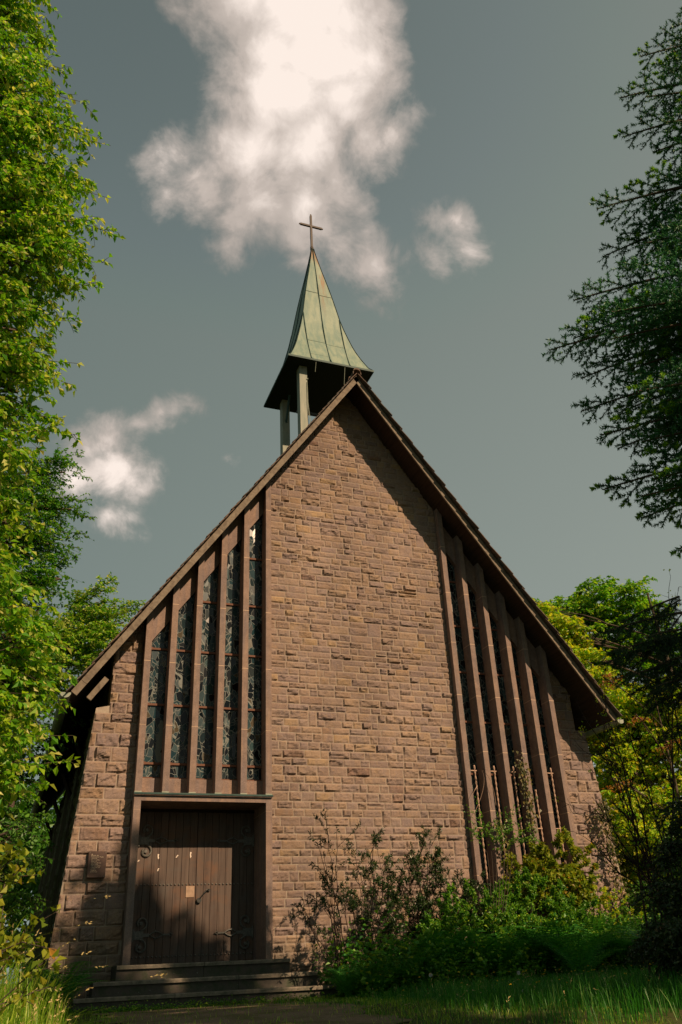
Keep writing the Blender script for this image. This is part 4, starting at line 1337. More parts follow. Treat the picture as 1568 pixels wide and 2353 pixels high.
# -------- conifers
class Fir(Plant):
    def __init__(self, seed):
        super().__init__(seed)
        self.fv = []; self.ff = []; self.fn = 0

    def needles(self, q, dens, ln, fresh=False, wd=0.0036):
        """needles around a shoot q (polyline)"""
        r = self.r
        L = np.linalg.norm(q[-1] - q[0]); n = max(int(L * dens), 6)
        t = r.uniform(0, 1, n) * (len(q) - 1); j = np.minimum(t.astype(int), len(q) - 2)
        P = q[j] + (q[j + 1] - q[j]) * (t - j)[:, None]
        d0 = unit(q[j + 1] - q[j])
        nrm = r.normal(0, 1, (n, 3)) * np.array([1, 1, 0.6]); perp = unit(np.cross(d0, nrm))
        D = unit(d0 * 0.55 + perp * 0.9)
        S_ = unit(np.cross(D, r.normal(0, 1, (n, 3)))) * wd
        ll = (ln * r.uniform(0.7, 1.2, n))[:, None]
        V = np.stack([P - S_, P + S_, P + D * ll], 1).reshape(-1, 3)
        F = np.arange(n * 3).reshape(-1, 3)
        if fresh:
            self.fv.append(V); self.ff.append(F + self.fn); self.fn += len(V)
        else:
            self.lv.append(V); self.lf.append(F + self.ln); self.ln += len(V)

    def branch(self, base, tip, lat=0.55, spacing=0.06, sub=0.05, dens=520, ln=0.024, up=0.05, fresh=0.04, sag=0.12):
        r = self.r
        base = np.asarray(base, float); tip = np.asarray(tip, float); L = np.linalg.norm(tip - base)
        ax = bez(base, (base + tip) / 2 + np.array([0, 0, up * L]), tip, 16)
        self.wood(ax, 0.006 + 0.011 * L, 0.004, 5)
        self.needles(ax[5:], dens, ln)
        d0 = unit(tip - base); sdv = unit(np.cross(d0, np.array([0, 0, 1.0])))
        n = int(L * 0.85 / spacing)
        for i in range(n):
            t = 0.12 + 0.88 * (i + r.uniform(-.3, .3)) / n; t = min(max(t, 0.02), 0.995)
            j = min(int(t * 15), 14); p = ax[j] + (ax[j + 1] - ax[j]) * (t * 15 - j)
            rem = L * (1 - t)
            l2 = min(lat, 0.10 + rem * 0.55) * r.uniform(0.7, 1.1)
            s = 1 if i % 2 else -1
            dd = unit(d0 * 0.75 + sdv * s * 0.85 + r.normal(0, 0.10, 3) + np.array([0, 0, -sag * 0.6]))
            e = p + dd * l2 + np.array([0, 0, -sag * l2])
            q = bez(p, (p + e) / 2 + np.array([0, 0, 0.06 * l2]), e, 6)
            self.wood(q, 0.0035, 0.002, 3)
            fr = r.random() < fresh
            self.needles(q, dens, ln)
            if fr: self.needles(q[4:], dens * 3, ln, True)
            m = int(l2 * 0.85 / sub)
            for k in range(m):
                tt = 0.15 + 0.85 * (k + r.uniform(-.3, .3)) / m; tt = min(max(tt, 0), 0.99)
                jj = min(int(tt * 5), 4); pp = q[jj] + (q[jj + 1] - q[jj]) * (tt * 5 - jj)
                l3 = min(0.17, 0.04 + (1 - tt) * l2 * 0.5) * r.uniform(0.8, 1.1)
                s3 = 1 if k % 2 else -1
                sd3 = unit(np.cross(dd, np.array([0, 0, 1.0])))
                e3 = pp + unit(dd * 0.85 + sd3 * s3 * 0.75 + r.normal(0, 0.07, 3)) * l3 - np.array([0, 0, 0.1 * l3])
                q3 = np.array([pp, (pp + e3) / 2, e3])
                self.needles(q3, dens, ln)
                if fr and r.random() < 0.8:
                    self.needles(np.array([(pp + 2 * e3) / 3, (pp + 5 * e3) / 6, e3]), dens * 4, ln * 0.9, True)

    def done(self, name, label, cat, base, group=None, mat='needle'):
        root = self.finish(name, label, cat, base, 'bark', mat, group)
        if self.fv:
            mesh_np('fresh_tips', np.concatenate(self.fv), np.concatenate(self.ff), MATS['needle_fresh'], root)
        return root


fir = Fir(300)
TB = np.array([-2.75, -15.35, -0.9]); TH = 12.5
fir.wood(np.array([TB, TB + [0.05, 0, 4], TB + [0, 0.05, 8], TB + [0, 0, TH]]), 0.20, 0.03, 9)
def fir_to(px, py, hd, zdrop=0.5, lat=0.6, **kw):
    tip = hd_at(px, py, hd)
    z0 = np.clip(tip[2] - 0.15 + zdrop * 0.2, 0.5, TH - 1.5)
    fir.branch(np.array([TB[0], TB[1], z0]), tip, lat=lat, **kw)
for (px, py, hd, lat) in ((1262, 805, 4.6, 0.75), (1318, 690, 4.5, 0.6), (1372, 480, 4.5, 0.6), (1335, 945, 4.8, 0.6), (1385, 1125, 4.8, 0.6), (1335, 870, 5.0, 0.5), (1425, 225, 4.5, 0.55), (1430, 315, 4.6, 0.55),
                          (1470, 130, 4.6, 0.45), (1475, 1190, 5.1, 0.35), (1385, 590, 4.9, 0.5), (1400, 780, 4.4, 0.6), (1420, 1030, 5.0, 0.6), (1380, 1000, 4.6, 0.5), (1500, 350, 4.7, 0.5), (1530, 170, 4.8, 0.45), (1540, 65, 4.8, 0.3),
                          (1480, 560, 4.5, 0.5), (1470, 700, 4.8, 0.6), (1460, 900, 4.3, 0.6), (1500, 1100, 4.5, 0.5), (1555, 1262, 4.9, 0.12), (1500, 820, 5.0, 0.6), (1520, 960, 4.9, 0.6), (1530, 600, 4.9, 0.5), (1545, 420, 4.9, 0.4)):
    fir_to(px, py, hd, lat=lat, fresh=0.3 if px > 1370 else 0.05)
    fir_to(px + rng.uniform(50, 110), py + rng.uniform(-45, 45), hd + rng.uniform(-0.3, 0.4), lat=lat * 0.9, fresh=0.5 if 720 < py < 1000 else 0.10)
    if px > 1440: fir_to(px + rng.uniform(60, 120), py + rng.uniform(-20, 30), hd + rng.uniform(-0.2, 0.4), lat=lat * 0.9, fresh=0.4)
# the far side of the fir, outside the picture
for i in range(16):
    a = rng.uniform(-1.9, 0.9); z = rng.uniform(1.2, 10.5); q = rng.uniform(1.2, 2.6) * (1 - z / 14)
    fir.branch(np.array([TB[0], TB[1], z]), np.array([TB[0] + q * math.cos(a), TB[1] + q * math.sin(a), z - 0.3]), spacing=0.16, sub=0.12, dens=110, ln=0.03, lat=0.6)
fir.done('fir_tree', 'dark blue-green fir reaching in from the right edge against the sky', 'tree', TB)

yew = Fir(310)
YB = np.array(hd_at(1760, 2150, 12.0)); YB[2] = -0.05
yew.wood(np.array([YB, YB + [0, 0, 3], YB + [0.1, 0, 4.6]]), 0.16, 0.03, 8)
for (px, py) in ((1362, 1462), (1375, 1530), (1425, 1432), (1395, 1500), (1440, 1600), (1420, 1560), (1475, 1640), (1490, 1430), (1500, 1580), (1530, 1500), (1450, 1500), (1540, 1620), (1520, 1690), (1490, 1540), (1550, 1560), (1470, 1470), (1540, 1450)):
    tip = hd_at(px, py, rng.uniform(10.6, 11.8))
    yew.branch(np.array([YB[0], YB[1], tip[2] + 0.35]), tip, lat=0.8, spacing=0.10, sub=0.08, dens=330, ln=0.045, sag=0.35, fresh=0.0)
yew.done('yew_tree', 'dark drooping conifer boughs above the bare shrub on the right', 'tree', YB, mat='needle_dark')


# -------- shrubs in front of the wall
def stem_shrub(name, label, cat, bases, tips, leafm, seed, leaf=0.075, per=26, side=5, bark='twig_dark', group=None, whorl=True, wid=0.34):
    pl = Plant(seed); r = pl.r
    for tp in tips:
        tp = np.array(tp, float); b0 = np.array(bases[r.integers(len(bases))], float) + np.array([r.uniform(-.1, .1), r.uniform(-.1, .1), 0])
        ln = np.linalg.norm(tp - b0)
        ax = bez(b0, (b0 + tp) / 2 + np.array([r.uniform(-.25, .25), r.uniform(-.2, .2), 0.12 * ln]), tp, 14)
        ax[1:-1] += r.normal(0, 0.018, (12, 3))
        pl.wood(ax, 0.013, 0.004, 4)
        ends = [(ax[-1], unit(ax[-1] - ax[-3]))]
        for i in range(side):
            j = r.integers(5, 13)
            e = ax[j] + unit(unit(ax[j] - ax[j - 1]) + r.normal(0, 0.7, 3) * np.array([1, 1, 0.5])) * r.uniform(0.12, 0.42)
            e[2] += 0.05
            pl.wood(bez(ax[j], (ax[j] + e) / 2 + r.normal(0, .02, 3), e, 4), 0.006, 0.003, 3)
            ends.append((e, unit(e - ax[j])))
            for _ in range(2):
                e2 = e + unit(unit(e - ax[j]) + r.normal(0, 0.6, 3)) * r.uniform(0.06, 0.18)
                pl.wood(np.array([e, (e + e2) / 2, e2]), 0.004, 0.002, 3); ends.append((e2, unit(e2 - e)))
        for e, d in ends:
            n_ = r.integers(int(per * 0.5), per)
            D = d * 0.55 + r.normal(0, 0.75, (n_, 3)); s = leaf * r.uniform(0.5, 1.15, n_)
            P = e - d * r.uniform(0, 0.10, (n_, 1)) + r.normal(0, 0.012, (n_, 3))
            pl.leaves(P, D, d + r.normal(0, 0.5, (n_, 3)), s, s * wid)
    b0 = np.array(bases).mean(0)
    return pl.finish(name, label, cat, b0, bark, leafm, group, 'stems', 'foliage')


def gp(px, y):   # ground point below the picture column px at depth y
    p = fp(px, 2200, y); return (p[0], y, float(gz(p[0], y)) - 0.03)

grp = 'azalea shrubs in front of the wall'
stem_shrub('azalea_shrub', 'tallest thin azalea with upright stem, nearest the door, before the stone wall', 'shrub', [gp(795, -1.6)],
           [fp(x, y, -1.5) for x, y in ((750, 1905), (728, 1935), (775, 1900), (735, 2000), (690, 2075), (770, 1990), (700, 2110), (790, 2050), (745, 1960))], 'leaf_shrub_dark', 501, per=16, side=4, group=grp)
stem_shrub('azalea_shrub', 'many-stemmed azalea between the thin shrub and the middle of the wall', 'shrub', [gp(850, -1.3), gp(890, -1.4)],
           [fp(x, y, -1.3) for x, y in ((860, 1915), (845, 1950), (820, 2000), (880, 2000), (900, 2030), (840, 2060), (870, 2090), (800, 2080), (920, 2080), (815, 1955), (880, 1960), (835, 2110), (905, 2120))], 'leaf_shrub_dark', 502, per=20, side=8, group=grp)
stem_shrub('azalea_shrub', 'dense dark azalea under the right part of the blank wall', 'shrub', [gp(950, -1.2), gp(985, -1.3)],
           [fp(x, y, -1.2) for x, y in ((945, 1935), (965, 1915), (990, 1930), (1010, 1950), (930, 1980), (960, 1990), (1000, 2010), (1030, 2000), (1050, 2040), (920, 2030), (980, 2060), (1020, 2080), (940, 2090), (1045, 2100), (900, 2060), (970, 2130))], 'leaf_shrub_dark', 503, per=26, side=10, group=grp)
stem_shrub('azalea_shrub', 'dark azalea at the foot of the first right-hand mullions', 'shrub', [gp(1070, -1.1), gp(1100, -1.2)],
           [fp(x, y, -1.1) for x, y in ((1060, 2000), (1085, 2030), (1110, 2010), (1130, 2050), (1080, 2090), (1120, 2110), (1150, 2090), (1050, 2120), (1100, 2140), (1150, 2020), (1165, 2060), (1060, 2060))], 'leaf_shrub_dark', 504, per=26, side=9, group=grp)
stem_shrub('holly_shrub', 'green glossy low shrub between the azaleas and the bright vine bush', 'shrub', [gp(1180, -1.4), gp(1230, -1.5)],
           [fp(x, y, -1.4) for x, y in ((1150, 2060), (1190, 2030), (1230, 2040), (1270, 2060), (1170, 2110), (1220, 2110), (1270, 2110), (1130, 2130), (1310, 2100), (1200, 2150), (1340, 2130), (1250, 2150), (1380, 2140), (1300, 2150))], 'leaf_shrub_green', 505, per=52, side=13, leaf=0.08, wid=0.5)
stem_shrub('vine_bush', 'bright yellow-green broad-leaved bush before the last right mullions', 'shrub', [gp(1270, -0.8), gp(1310, -0.9)],
           [fp(x, y, -0.8) for x, y in ((1225, 1960), (1250, 1945), (1275, 1935), (1300, 1960), (1325, 1950), (1345, 1970), (1240, 2000), (1280, 1990), (1310, 2010), (1340, 2020), (1205, 1990), (1350, 2060), (1260, 2040), (1300, 2060), (1180, 2020), (1230, 2060))], 'leaf_bright', 506, per=42, side=12, leaf=0.10, wid=0.7)
stem_shrub('barberry_shrub', 'sparse yellowing shrub at the right foot of the gable wall', 'shrub', [gp(1400, -0.9)],
           [fp(x, y, -0.9) for x, y in ((1370, 2040), (1395, 2060), (1420, 2090), (1440, 2110), (1380, 2110), (1360, 2090), (1450, 2140), (1410, 2140), (1470, 2120))], 'leaf_gold', 507, per=18, side=8, leaf=0.06, wid=0.6)
stem_shrub('elder_shrub', 'loose mid-green shrub spreading over the last mullions to the wall corner', 'shrub', [gp(1380, -1.6), gp(1340, -1.7)],
           [fp(x, y, -1.6) for x, y in ((1310, 2090), (1345, 2100), (1380, 2125), (1420, 2140), (1440, 2150), (1400, 2140), (1360, 2130), (1320, 2120), (1460, 2170), (1290, 2100), (1480, 2190), (1430, 2180))], 'leaf_shrub_green', 531, per=36, side=10, leaf=0.085, wid=0.55)
stem_shrub('currant_shrub', 'bushy mid-green shrub between the azaleas and the first right mullions', 'shrub', [gp(1110, -1.8), gp(1060, -1.8)],
           [fp(x, y, -1.8) for x, y in ((1030, 2090), (1060, 2070), (1090, 2090), (1120, 2080), (1150, 2100), (1180, 2110), (1010, 2140), (1050, 2140), (1100, 2150), (1140, 2150), (990, 2160), (1190, 2160), (960, 2170))], 'leaf_shrub_green', 532, per=40, side=12, leaf=0.07, wid=0.6)
# fine-leaved branch floating in front of the mullions
pl = Plant(508)
b0 = np.array(gp(1120, -1.8))
for (x0, y0, x1, y1) in ((1130, 1960, 1078, 1858), (1140, 1950, 1100, 1890), (1150, 1950, 1150, 1868), (1160, 1950, 1180, 1860), (1170, 1950, 1225, 1895), (1160, 1960, 1200, 1925), (1120, 1960, 1085, 1905), (1140, 1960, 1130, 1905), (1180, 1950, 1235, 1930), (1150, 1970, 1175, 1905)):
    p, q = fp(x0, y0, -1.8), fp(x1, y1, -2.0)
    pl.wood(bez(b0, (b0 + p) / 2 + np.array([0.15, 0, 0.3]), p, 8), 0.008, 0.004, 3)
    pl.spray(p, q, 170, 0.042, side=0.6, nsub=10, thick=0.004, droop=0.02)
pl.finish('acacia_sapling', 'fine-leaved sapling with flat sprays across the right mullions', 'sapling', b0, 'twig_grey', 'leaf_shrub_green', None, 'stems', 'foliage')


def climber(name, label, path, n, leaf, leafm, seed, spread=0.12, y_out=0.05):
    pl = Plant(seed); r = pl.r
    P = np.array(path, float)
    t = np.linspace(0, len(P) - 1, 40); j = np.minimum(t.astype(int), len(P) - 2)
    ax = P[j] + (P[j + 1] - P[j]) * (t - j)[:, None] + r.normal(0, 0.015, (40, 3))
    pl.wood(ax, 0.012, 0.004, 4)
    for _ in range(14):
        j = r.integers(4, 38); e = ax[j] + np.array([r.uniform(-1, 1) * spread * 1.6, -0.04, r.uniform(-0.2, 0.15)])
        pl.wood(bez(ax[j], (ax[j] + e) / 2 + [0, -0.05, 0], e, 5), 0.004, 0.002, 3)
    k = r.integers(0, 40, n)
    Pp = ax[k] + np.stack([r.normal(0, spread, n), -np.abs(r.normal(0, 0.04, n)) - y_out, r.normal(0, 0.12, n)], -1)
    s = leaf * r.uniform(0.5, 1.2, n)
    pl.leaves(Pp, np.stack([r.normal(0, .5, n), r.normal(-.2, .3, n), -np.ones(n)], -1), np.stack([r.normal(.2, .3, n), -np.ones(n), r.normal(.4, .3, n)], -1), s, s * 0.85)
    return pl.finish(name, label, 'climber', ax[0], 'twig_grey', leafm, None, 'stems', 'foliage')

climber('climbing_vine', 'thin vine climbing the fourth right mullion', [fp(1240, 2010, -0.05), fp(1222, 1930, -0.05), fp(1212, 1850, -0.05), fp(1205, 1790, -0.05), fp(1190, 1745, -0.05)], 260, 0.085, 'leaf_ivy', 511, 0.09)
climber('climbing_vine', 'pale leafy trail hanging over the second right window gap', [fp(1180, 2060, -0.05), fp(1165, 1990, -0.05), fp(1150, 1920, -0.05), fp(1140, 1890, -0.05)], 150, 0.08, 'leaf_ivy', 512, 0.09)
climber('ivy', 'brownish ivy running down the right corner of the gable wall', [fp(1437, 2120, 0.12), fp(1420, 2040, 0.12), fp(1400, 1960, 0.12), fp(1385, 1885, 0.12), fp(1378, 1850, 0.12)], 620, 0.075, 'leaf_ivy', 513, 0.11)
# dead tendrils
pl = Plant(514)
for a_, c_, e_ in (((1108, 1770), (1125, 1800), (1085, 1880)), ((1110, 1770), (1135, 1790), (1140, 1850)), ((1098, 1805), (1090, 1815), (1085, 1830))):
    pl.wood(bez(fp(*a_, -0.1), fp(*c_, -0.12), fp(*e_, -0.1), 10), 0.006, 0.004, 3)
o = mesh_np('dead_tendril', np.concatenate(pl.wv), np.concatenate(pl.wf), MATS['rod_metal'])
tag(o, 'dry pale tendril looped round the first twisted rod on the right', 'tendril')

# -------- leafless shrub on the right
pl = Plant(520); r = pl.r
b0 = np.array(hd_at(1590, 2235, 13.5)); b0[2] = 0.0
for (px, py) in ((1350, 1660), (1375, 1600), (1400, 1700), (1360, 1930), (1440, 1620), (1460, 1560), (1480, 1500), (1520, 1400), (1550, 1380), (1420, 1820), (1380, 1760), (1440, 1900), (1530, 1440),
                 (1395, 1650), (1370, 1840), (1405, 1880)):
    tp = hd_at(px, py, r.uniform(12.6, 14.2)); ln = np.linalg.norm(tp - b0)
    ax = bez(b0 + r.normal(0, .4, 3) * [1, 1, 0], (b0 * 0.45 + tp * 0.55) + np.array([0.25, 0.1, 0.25 * ln * 0.4]), tp, 14)
    ax[2:-1] += np.cumsum(r.normal(0, 0.02, (11, 3)), axis=0)
    pl.wood(ax, 0.019, 0.004, 5)
    for i in range(15):
        j = r.integers(4, 13); d = unit(ax[j + 1 if j < 13 else 13] - ax[j - 1])
        e = ax[j] + unit(d + r.normal(0, 0.55, 3)) * r.uniform(0.2, 0.75)
        q = bez(ax[j], (ax[j] + e) / 2 + r.normal(0, .05, 3), e, 5); pl.wood(q, 0.008, 0.003, 3)
        for _ in range(3):
            jj = r.integers(1, 5); e2 = q[jj] + unit(unit(e - ax[j]) + r.normal(0, .8, 3)) * r.uniform(0.08, 0.28); pl.wood(np.array([q[jj], (q[jj] + e2) / 2 + r.normal(0, .01, 3), e2]), 0.004, 0.002, 3)
            if r.random() < 0.15:
                n_ = 5; s = np.full(n_, 0.04); pl.leaves(e2 + r.normal(0, .03, (n_, 3)), r.normal(0, 1, (n_, 3)), r.normal(0, 1, (n_, 3)), s, s * .6)
pl.finish('bare_shrub', 'nearly leafless dark shrub with fanned branches right of the gable', 'shrub', b0, 'twig_dark', 'leaf_gold', None, 'branches', 'remaining_leaves')
blobs = [BH(1565, 1950, 12, 55, 0.7), BH(1545, 2050, 12, 55, 0.7), BH(1550, 2150, 11.5, 60, 0.8), BH(1590, 1850, 12, 50, 0.7), BH(1500, 2170, 12, 40, 0.6)]
leafy_tree('laurel_bush', 'almost black bush in the shade at the lower right edge', 'bush', (b0[0] + 1.0, b0[1] - 1.0, 0), 3.2, blobs, 200, 0.055, 90, 'leaf_shrub_dark', 521, spray_len=0.55, trunk_r=0.06, bark='twig_dark', thick=0.005)

# -------- bright bush close by, lower left
stem_shrub('bramble_bush', 'bright yellow-green bramble close to the viewer at the lower left', 'bush', [(-7.78, -12.5, float(gz(-7.78, -12.5))), (-7.62, -12.3, float(gz(-7.62, -12.3)))],
           [hd_at(x - 48, y, 5.2) for x, y in ((0, 2000), (35, 2015), (62, 2022), (-10, 2070), (25, 2085), (48, 2125), (5, 2130), (66, 2160), (-5, 2200), (40, 2195), (-40, 2030), (-50, 2120), (-20, 2240), (45, 2225), (20, 2045), (-60, 2180))], 'leaf_bright', 530, per=9, side=3, leaf=0.062, wid=0.75, bark='twig_grey')


# -------- ferns
def fern_mesh(seed, n=13, L=0.75):
    r = np.random.default_rng(seed); V = []; F = []; nn_ = 0
    for i in range(n):
        a = i * 2.399 + r.uniform(-.3, .3); l = L * r.uniform(0.7, 1.1); el = r.uniform(0.7, 1.25)
        h = np.array([math.cos(a), math.sin(a), 0])
        p0 = np.zeros(3); p1 = h * l * 0.35 * math.cos(el) + np.array([0, 0, l * 0.75 * math.sin(el)]); p2 = h * l * (0.55 + 0.3 * math.cos(el)) + np.array([0, 0, l * 0.62 * math.sin(el)])
        ax = bez(p0, p1, p2, 27)
        tv_, tf_ = tube_arr(ax, np.linspace(0.004, 0.001, 27), 3)
        V.append(tv_); tf3 = np.concatenate([tf_[:, [0, 1, 2]], tf_[:, [0, 2, 3]]]); F.append(tf3 + nn_); nn_ += len(tv_)
        for j in range(4, 27):
            t = (j - 4) / 22.0; d = unit(ax[min(j + 1, 26)] - ax[j - 1]); wl = l * 0.24 * (math.sin(math.pi * min(1, 0.18 + t * 0.85)) ** 0.8) * r.uniform(0.85, 1.1)
            side = unit(np.cross(d, np.array([0, 0, 1.0]))); upn = np.cross(side, d)
            for s in (-1, 1):
                e = ax[j] + (side * s * 0.9 + d * 0.35 - np.array([0, 0, 0.12])) * wl
                ww = 0.022 * (1 - 0.5 * t)
                # toothed pinna: three small triangles
                for q in range(4):
                    a0 = ax[j] + (e - ax[j]) * q / 4.0; a1 = ax[j] + (e - ax[j]) * (q + 1) / 4.0; wq = ww * (1 - q / 4.5)
                    V.append(np.array([a0 - d * wq * 0.5, a1, a0 + d * wq + upn * 0.002])); F.append(np.array([[0, 1, 2]]) + nn_); nn_ += 3
    me_o = mesh_np('fern_plant', np.concatenate(V), np.concatenate(F), MATS['leaf_fern'])
    return me_o

protos = [fern_mesh(600 + i, 15, 0.85) for i in range(3)]
fern_spots = [((150, 2215), -0.95, 1.35, 'fern at the foot of the left wall beside the steps'), ((115, 2230), -0.9, 0.8, 'small fern tucked left of the bigger fern by the left wall'),
              ((800, 2230), -2.3, 0.95, 'fern at the right end of the steps under the thin azalea'), ((860, 2240), -2.6, 0.85, 'low fern just right of the one at the step end'),
              ((1075, 2160), -1.9, 1.45, 'upright fern before the first right mullion'), ((1010, 2180), -2.0, 1.2, 'tall fern under the dense dark azalea'),
              ((1160, 2200), -2.3, 1.1, 'fern in the gap below the glossy low shrub'), ((1230, 2170), -2.2, 1.3, 'broad arching fern below the bright vine bush'),
              ((1300, 2190), -2.4, 1.25, 'spreading fern in the middle of the right-hand fern bed'), ((1370, 2180), -2.2, 1.35, 'fern under the yellowing shrub at the wall foot'),
              ((1430, 2200), -2.6, 1.2, 'fern at the right corner of the chapel'), ((1500, 2220), -3.0, 1.2, 'fern before the black bush at the right edge'),
              ((920, 2230), -2.4, 0.9, 'little fern between the azalea stems'), ((1540, 2250), -3.6, 1.1, 'outermost fern at the right edge of the picture'), ((1330, 2235), -3.2, 1.0, 'front fern of the bed, nearest the dandelion clocks')]
for i, ((px, py), y, s, lab) in enumerate(fern_spots):
    o = protos[i] if i < 3 else protos[i % 3].copy()
    if i >= 3: C.objects.link(o)
    p = fp(px, 2200, y)
    o.location = (p[0], y, float(gz(p[0], y)) - 0.02); s = s * (1.6 if i > 3 else 1.1); o.scale = (s, s, s); o.rotation_euler = (0, 0, i * 1.3)
    tag(o, lab, 'fern', 'ferns at the foot of the chapel')


# -------- grass and ground cover
def blades(name, label, xs, ys, hts, wd, matn, seed, lean=0.35, heads=0.0, kindlab='grass'):
    r = np.random.default_rng(seed); n = len(xs)
    z = gz(xs, ys) - 0.01
    a = r.uniform(0, 6.283, n); ln = np.abs(r.normal(0, lean, n))
    h = np.stack([np.cos(a), np.sin(a), 0 * a], -1); sd = np.stack([-np.sin(a + r.normal(0, .8, n)), np.cos(a), 0 * a], -1)
    sd = unit(sd)
    P = np.stack([xs, ys, z], -1); H = hts[:, None]; W_ = np.broadcast_to(wd, (n,))[:, None]
    upv = np.array([0, 0, 1.0])
    p1 = P + h * H * ln[:, None] * 0.22 + upv * H * 0.5
    p2 = P + h * H * ln[:, None] * 0.6 + upv * H * 0.85
    p3 = P + h * H * ln[:, None] * 1.05 + upv * H * (1.0 - 0.12 * ln[:, None])
    V = np.stack([P - sd * W_ * .5, P + sd * W_ * .5, p1 - sd * W_ * .45, p1 + sd * W_ * .45, p2 - sd * W_ * .3, p2 + sd * W_ * .3, p3], 1).reshape(-1, 3)
    i = np.arange(n)[:, None] * 7
    Q = np.concatenate([i + np.array([[0, 1, 3, 2]]), i + np.array([[2, 3, 5, 4]])]); Tt = i + np.array([[4, 5, 6]])
    o = mesh_np(name, V, [Tt, Q], MATS[matn])
    tag(o, label, kindlab, kind='stuff')
    if heads > 0:
        k = np.where(r.random(n) < heads)[0]; m_ = len(k)
        D = unit(p3[k] - p2[k]); rep = 7
        Pk = np.repeat(p3[k], rep, 0) + np.repeat(D, rep, 0) * r.uniform(-0.07, 0.05, (m_ * rep, 1))
        s = r.uniform(0.012, 0.03, m_ * rep)
        V2, F2 = leaves_arr(Pk, np.repeat(D, rep, 0) + r.normal(0, .35, (m_ * rep, 3)), r.normal(0, 1, (m_ * rep, 3)), s, s * .4)
        me = mesh_np('seed_heads', V2, F2, MATS['straw'], o)
    return o

r = np.random.default_rng(700)
n = 5200
ax_ = r.uniform(0, 1, n); yy = r.uniform(-13.6, -9.4, n); xx = -9.45 + ax_ * 2.55 + (yy + 11.5) * 0.06
edge = np.clip((-6.87 + (yy + 11.5) * 0.06 - xx) / 0.7, 0.05, 1)
hh = (0.30 + 0.62 * edge ** 0.7) * r.uniform(0.6, 1.12, n)
blades('meadow_grass', 'tall sunlit yellow-green grass at the lower left', xx, yy, hh, 0.006, 'grass_gold', 701, 0.4, heads=0.12)
n = 30000
xx = r.uniform(-3.4, 9.5, n); yy = r.uniform(-9.8, -2.6, n)
left = np.clip((xx + 2.9 - (yy + 9.8) * 0.12) / 1.4, 0, 1)
keep = r.random(n) < (0.25 + 0.75 * left); xx, yy, left = xx[keep], yy[keep], left[keep]
blades('meadow_grass', 'lush green grass growing before the ferns at the lower right', xx, yy, (0.07 + 0.20 * left) * r.uniform(0.6, 1.3, len(xx)), 0.007, 'grass_green', 702, 0.45, heads=0.015)
n = 16000
xx = r.uniform(-7.5, -1.2, n); yy = r.uniform(-10.0, -1.3, n)
tt = np.clip((-1.32 - yy) / 13.0, 0, 1); cxx = -4.0 - 0.6 * tt - 1.6 * tt ** 2
dist = np.abs(xx - cxx) / (1.55 + 0.25 * np.sin(yy * 2.1))
keep = (dist > 0.95) | (r.random(n) < 0.16); xx, yy = xx[keep], yy[keep]
blades('short_grass', 'short worn grass and moss on and beside the gravel path', xx, yy, 0.055 * r.uniform(0.5, 1.6, len(xx)), 0.006, 'grass_gold', 703, 0.8)
n = 9000
xx = r.uniform(-14, 14, n); yy = r.uniform(-3.0, 0.2, n); keep = (np.abs(xx + 3.7) > 2.6); xx, yy = xx[keep], yy[keep]
blades('wall_foot_grass', 'dark grass along the foot of the gable wall', xx, yy, 0.22 * r.uniform(0.5, 1.4, len(xx)), 0.008, 'grass_green', 704, 0.6)


def cover(name, label, xs, ys, per, leaf, hmax, matn, seed):
    pl = Plant(seed); r = pl.r; n = len(xs)
    X_ = np.repeat(xs, per) + r.normal(0, 0.07, n * per); Y_ = np.repeat(ys, per) + r.normal(0, 0.07, n * per)
    Z_ = gz(X_, Y_) + np.abs(r.normal(0, hmax, n * per))
    D = r.normal(0, 1, (n * per, 3)) * [1, 1, .3]; s = leaf * r.uniform(.5, 1.2, n * per)
    pl.leaves(np.stack([X_, Y_, Z_], -1), D, np.array([0, 0, 1.0]) + r.normal(0, .35, (n * per, 3)), s, s * .75)
    o = mesh_np(name, np.concatenate(pl.lv), np.concatenate(pl.lf), MATS[matn]); tag(o, label, 'ground cover', kind='stuff'); return o

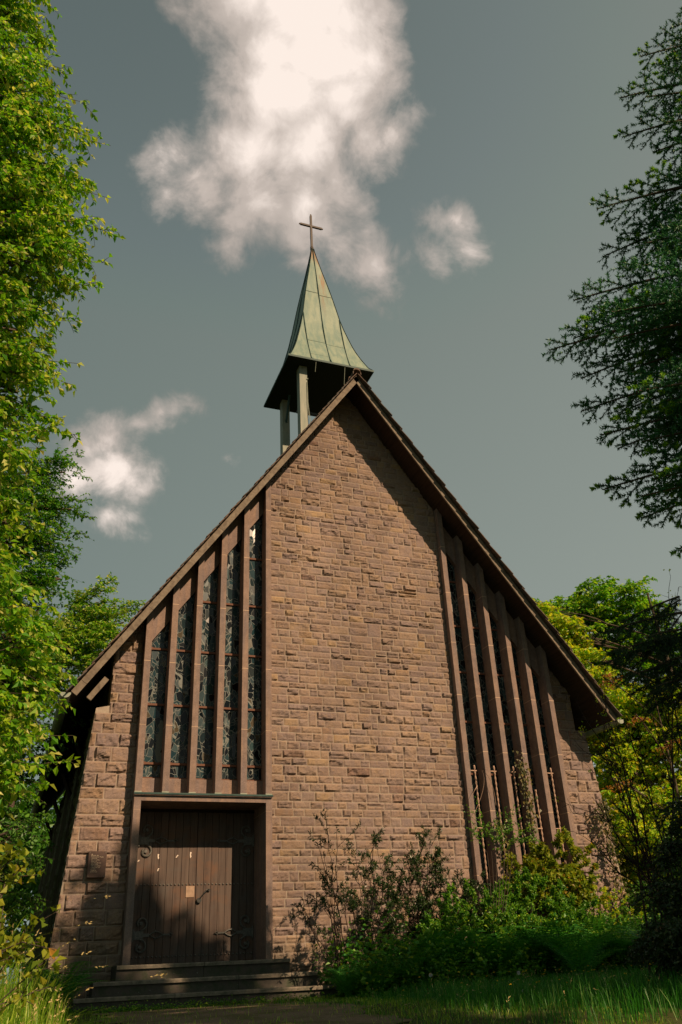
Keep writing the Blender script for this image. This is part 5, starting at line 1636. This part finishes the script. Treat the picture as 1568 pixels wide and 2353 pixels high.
r = np.random.default_rng(710)
xs = r.uniform(-6.2, -1.4, 190); ys = -1.42 - np.abs(r.normal(0, 0.16, 190))
cover('low_weeds', 'small leafy weeds along the foot of the lowest step', xs, ys, 14, 0.045, 0.05, 'leaf_shrub_green', 711)
xs = r.uniform(-1.6, 8.5, 900); ys = r.uniform(-3.0, -0.5, 900)
cover('undergrowth', 'dark leafy undergrowth between shrubs and ferns at the wall foot', xs, ys, 30, 0.10, 0.42, 'leaf_shrub_green', 712)
xs = r.uniform(-1.6, 8.5, 500); ys = r.uniform(-2.6, -0.4, 500)
cover('undergrowth', 'darker nettle-like leaves mixed through the undergrowth', xs, ys, 24, 0.11, 0.42, 'leaf_fern', 715)
xs = r.uniform(-8.8, -6.0, 160); ys = r.uniform(-3.0, 0.0, 160)
cover('ivy_carpet', 'dark ground leaves left of the steps', xs, ys, 16, 0.05, 0.12, 'leaf_wood', 713)
xs = r.uniform(-2.6, 7.0, 120); ys = r.uniform(-9.2, -3.4, 120)
pl = Plant(714); n_ = len(xs); Pz = gz(xs, ys) + r.uniform(0.18, 0.42, n_)
rep = 5; s = np.full(n_ * rep, 0.018)
pl.leaves(np.repeat(np.stack([xs, ys, Pz], -1), rep, 0), r.normal(0, 1, (n_ * rep, 3)) * [1, 1, .3], np.array([0, 0, 1.0]) + r.normal(0, .2, (n_ * rep, 3)), s, s)
o = mesh_np('buttercups', np.concatenate(pl.lv), np.concatenate(pl.lf), MATS['flower_yellow']); tag(o, 'tiny yellow flowers scattered through the green grass', 'flowers', kind='stuff')

# dandelion clocks
clk = [((1409, 2285), -6.2, 'dandelion clock left of the pair in the lower right grass'), ((1450, 2312), -7.0, 'lowest dandelion clock in the lower right grass'), ((1513, 2283), -6.6, 'dandelion clock nearest the right edge'),
       ((990, 2240), -5.0, 'dandelion clock below the dense azalea'), ((1192, 2235), -5.0, 'dandelion clock below the glossy low shrub'), ((1205, 2292), -6.0, 'dandelion clock low in the middle of the green grass')]
proto = None
for (px, py), y, lab in clk:
    p = fp(px, py, y); gzv = float(gz(p[0], p[1])); h = max(p[2] - gzv, 0.12)
    root = empty('dandelion_clock', (p[0], p[1], gzv)); tag(root, lab, 'flower', 'dandelion clocks in the grass')
    b = MB(); b.tube([(p[0], p[1], gzv - 0.01), (p[0] + 0.01, p[1], gzv + h * 0.5), (p[0], p[1], gzv + h)], 0.003, 5); b.build('stalk', MATS['leaf_fern'], root)
    rr_ = np.random.default_rng(int(px)); D = unit(rr_.normal(0, 1, (150, 3))); c0 = np.array([p[0], p[1], gzv + h])
    s = np.full(150, 0.026)
    V1, F1 = leaves_arr(np.repeat(c0[None], 150, 0) + D * 0.004, D, rr_.normal(0, 1, (150, 3)), s, 0.007)
    mesh_np('seed_head', V1, F1, MATS['seed_fluff'], root)

# tidy: front wall etc. need nothing more
bpy.context.view_layer.update()
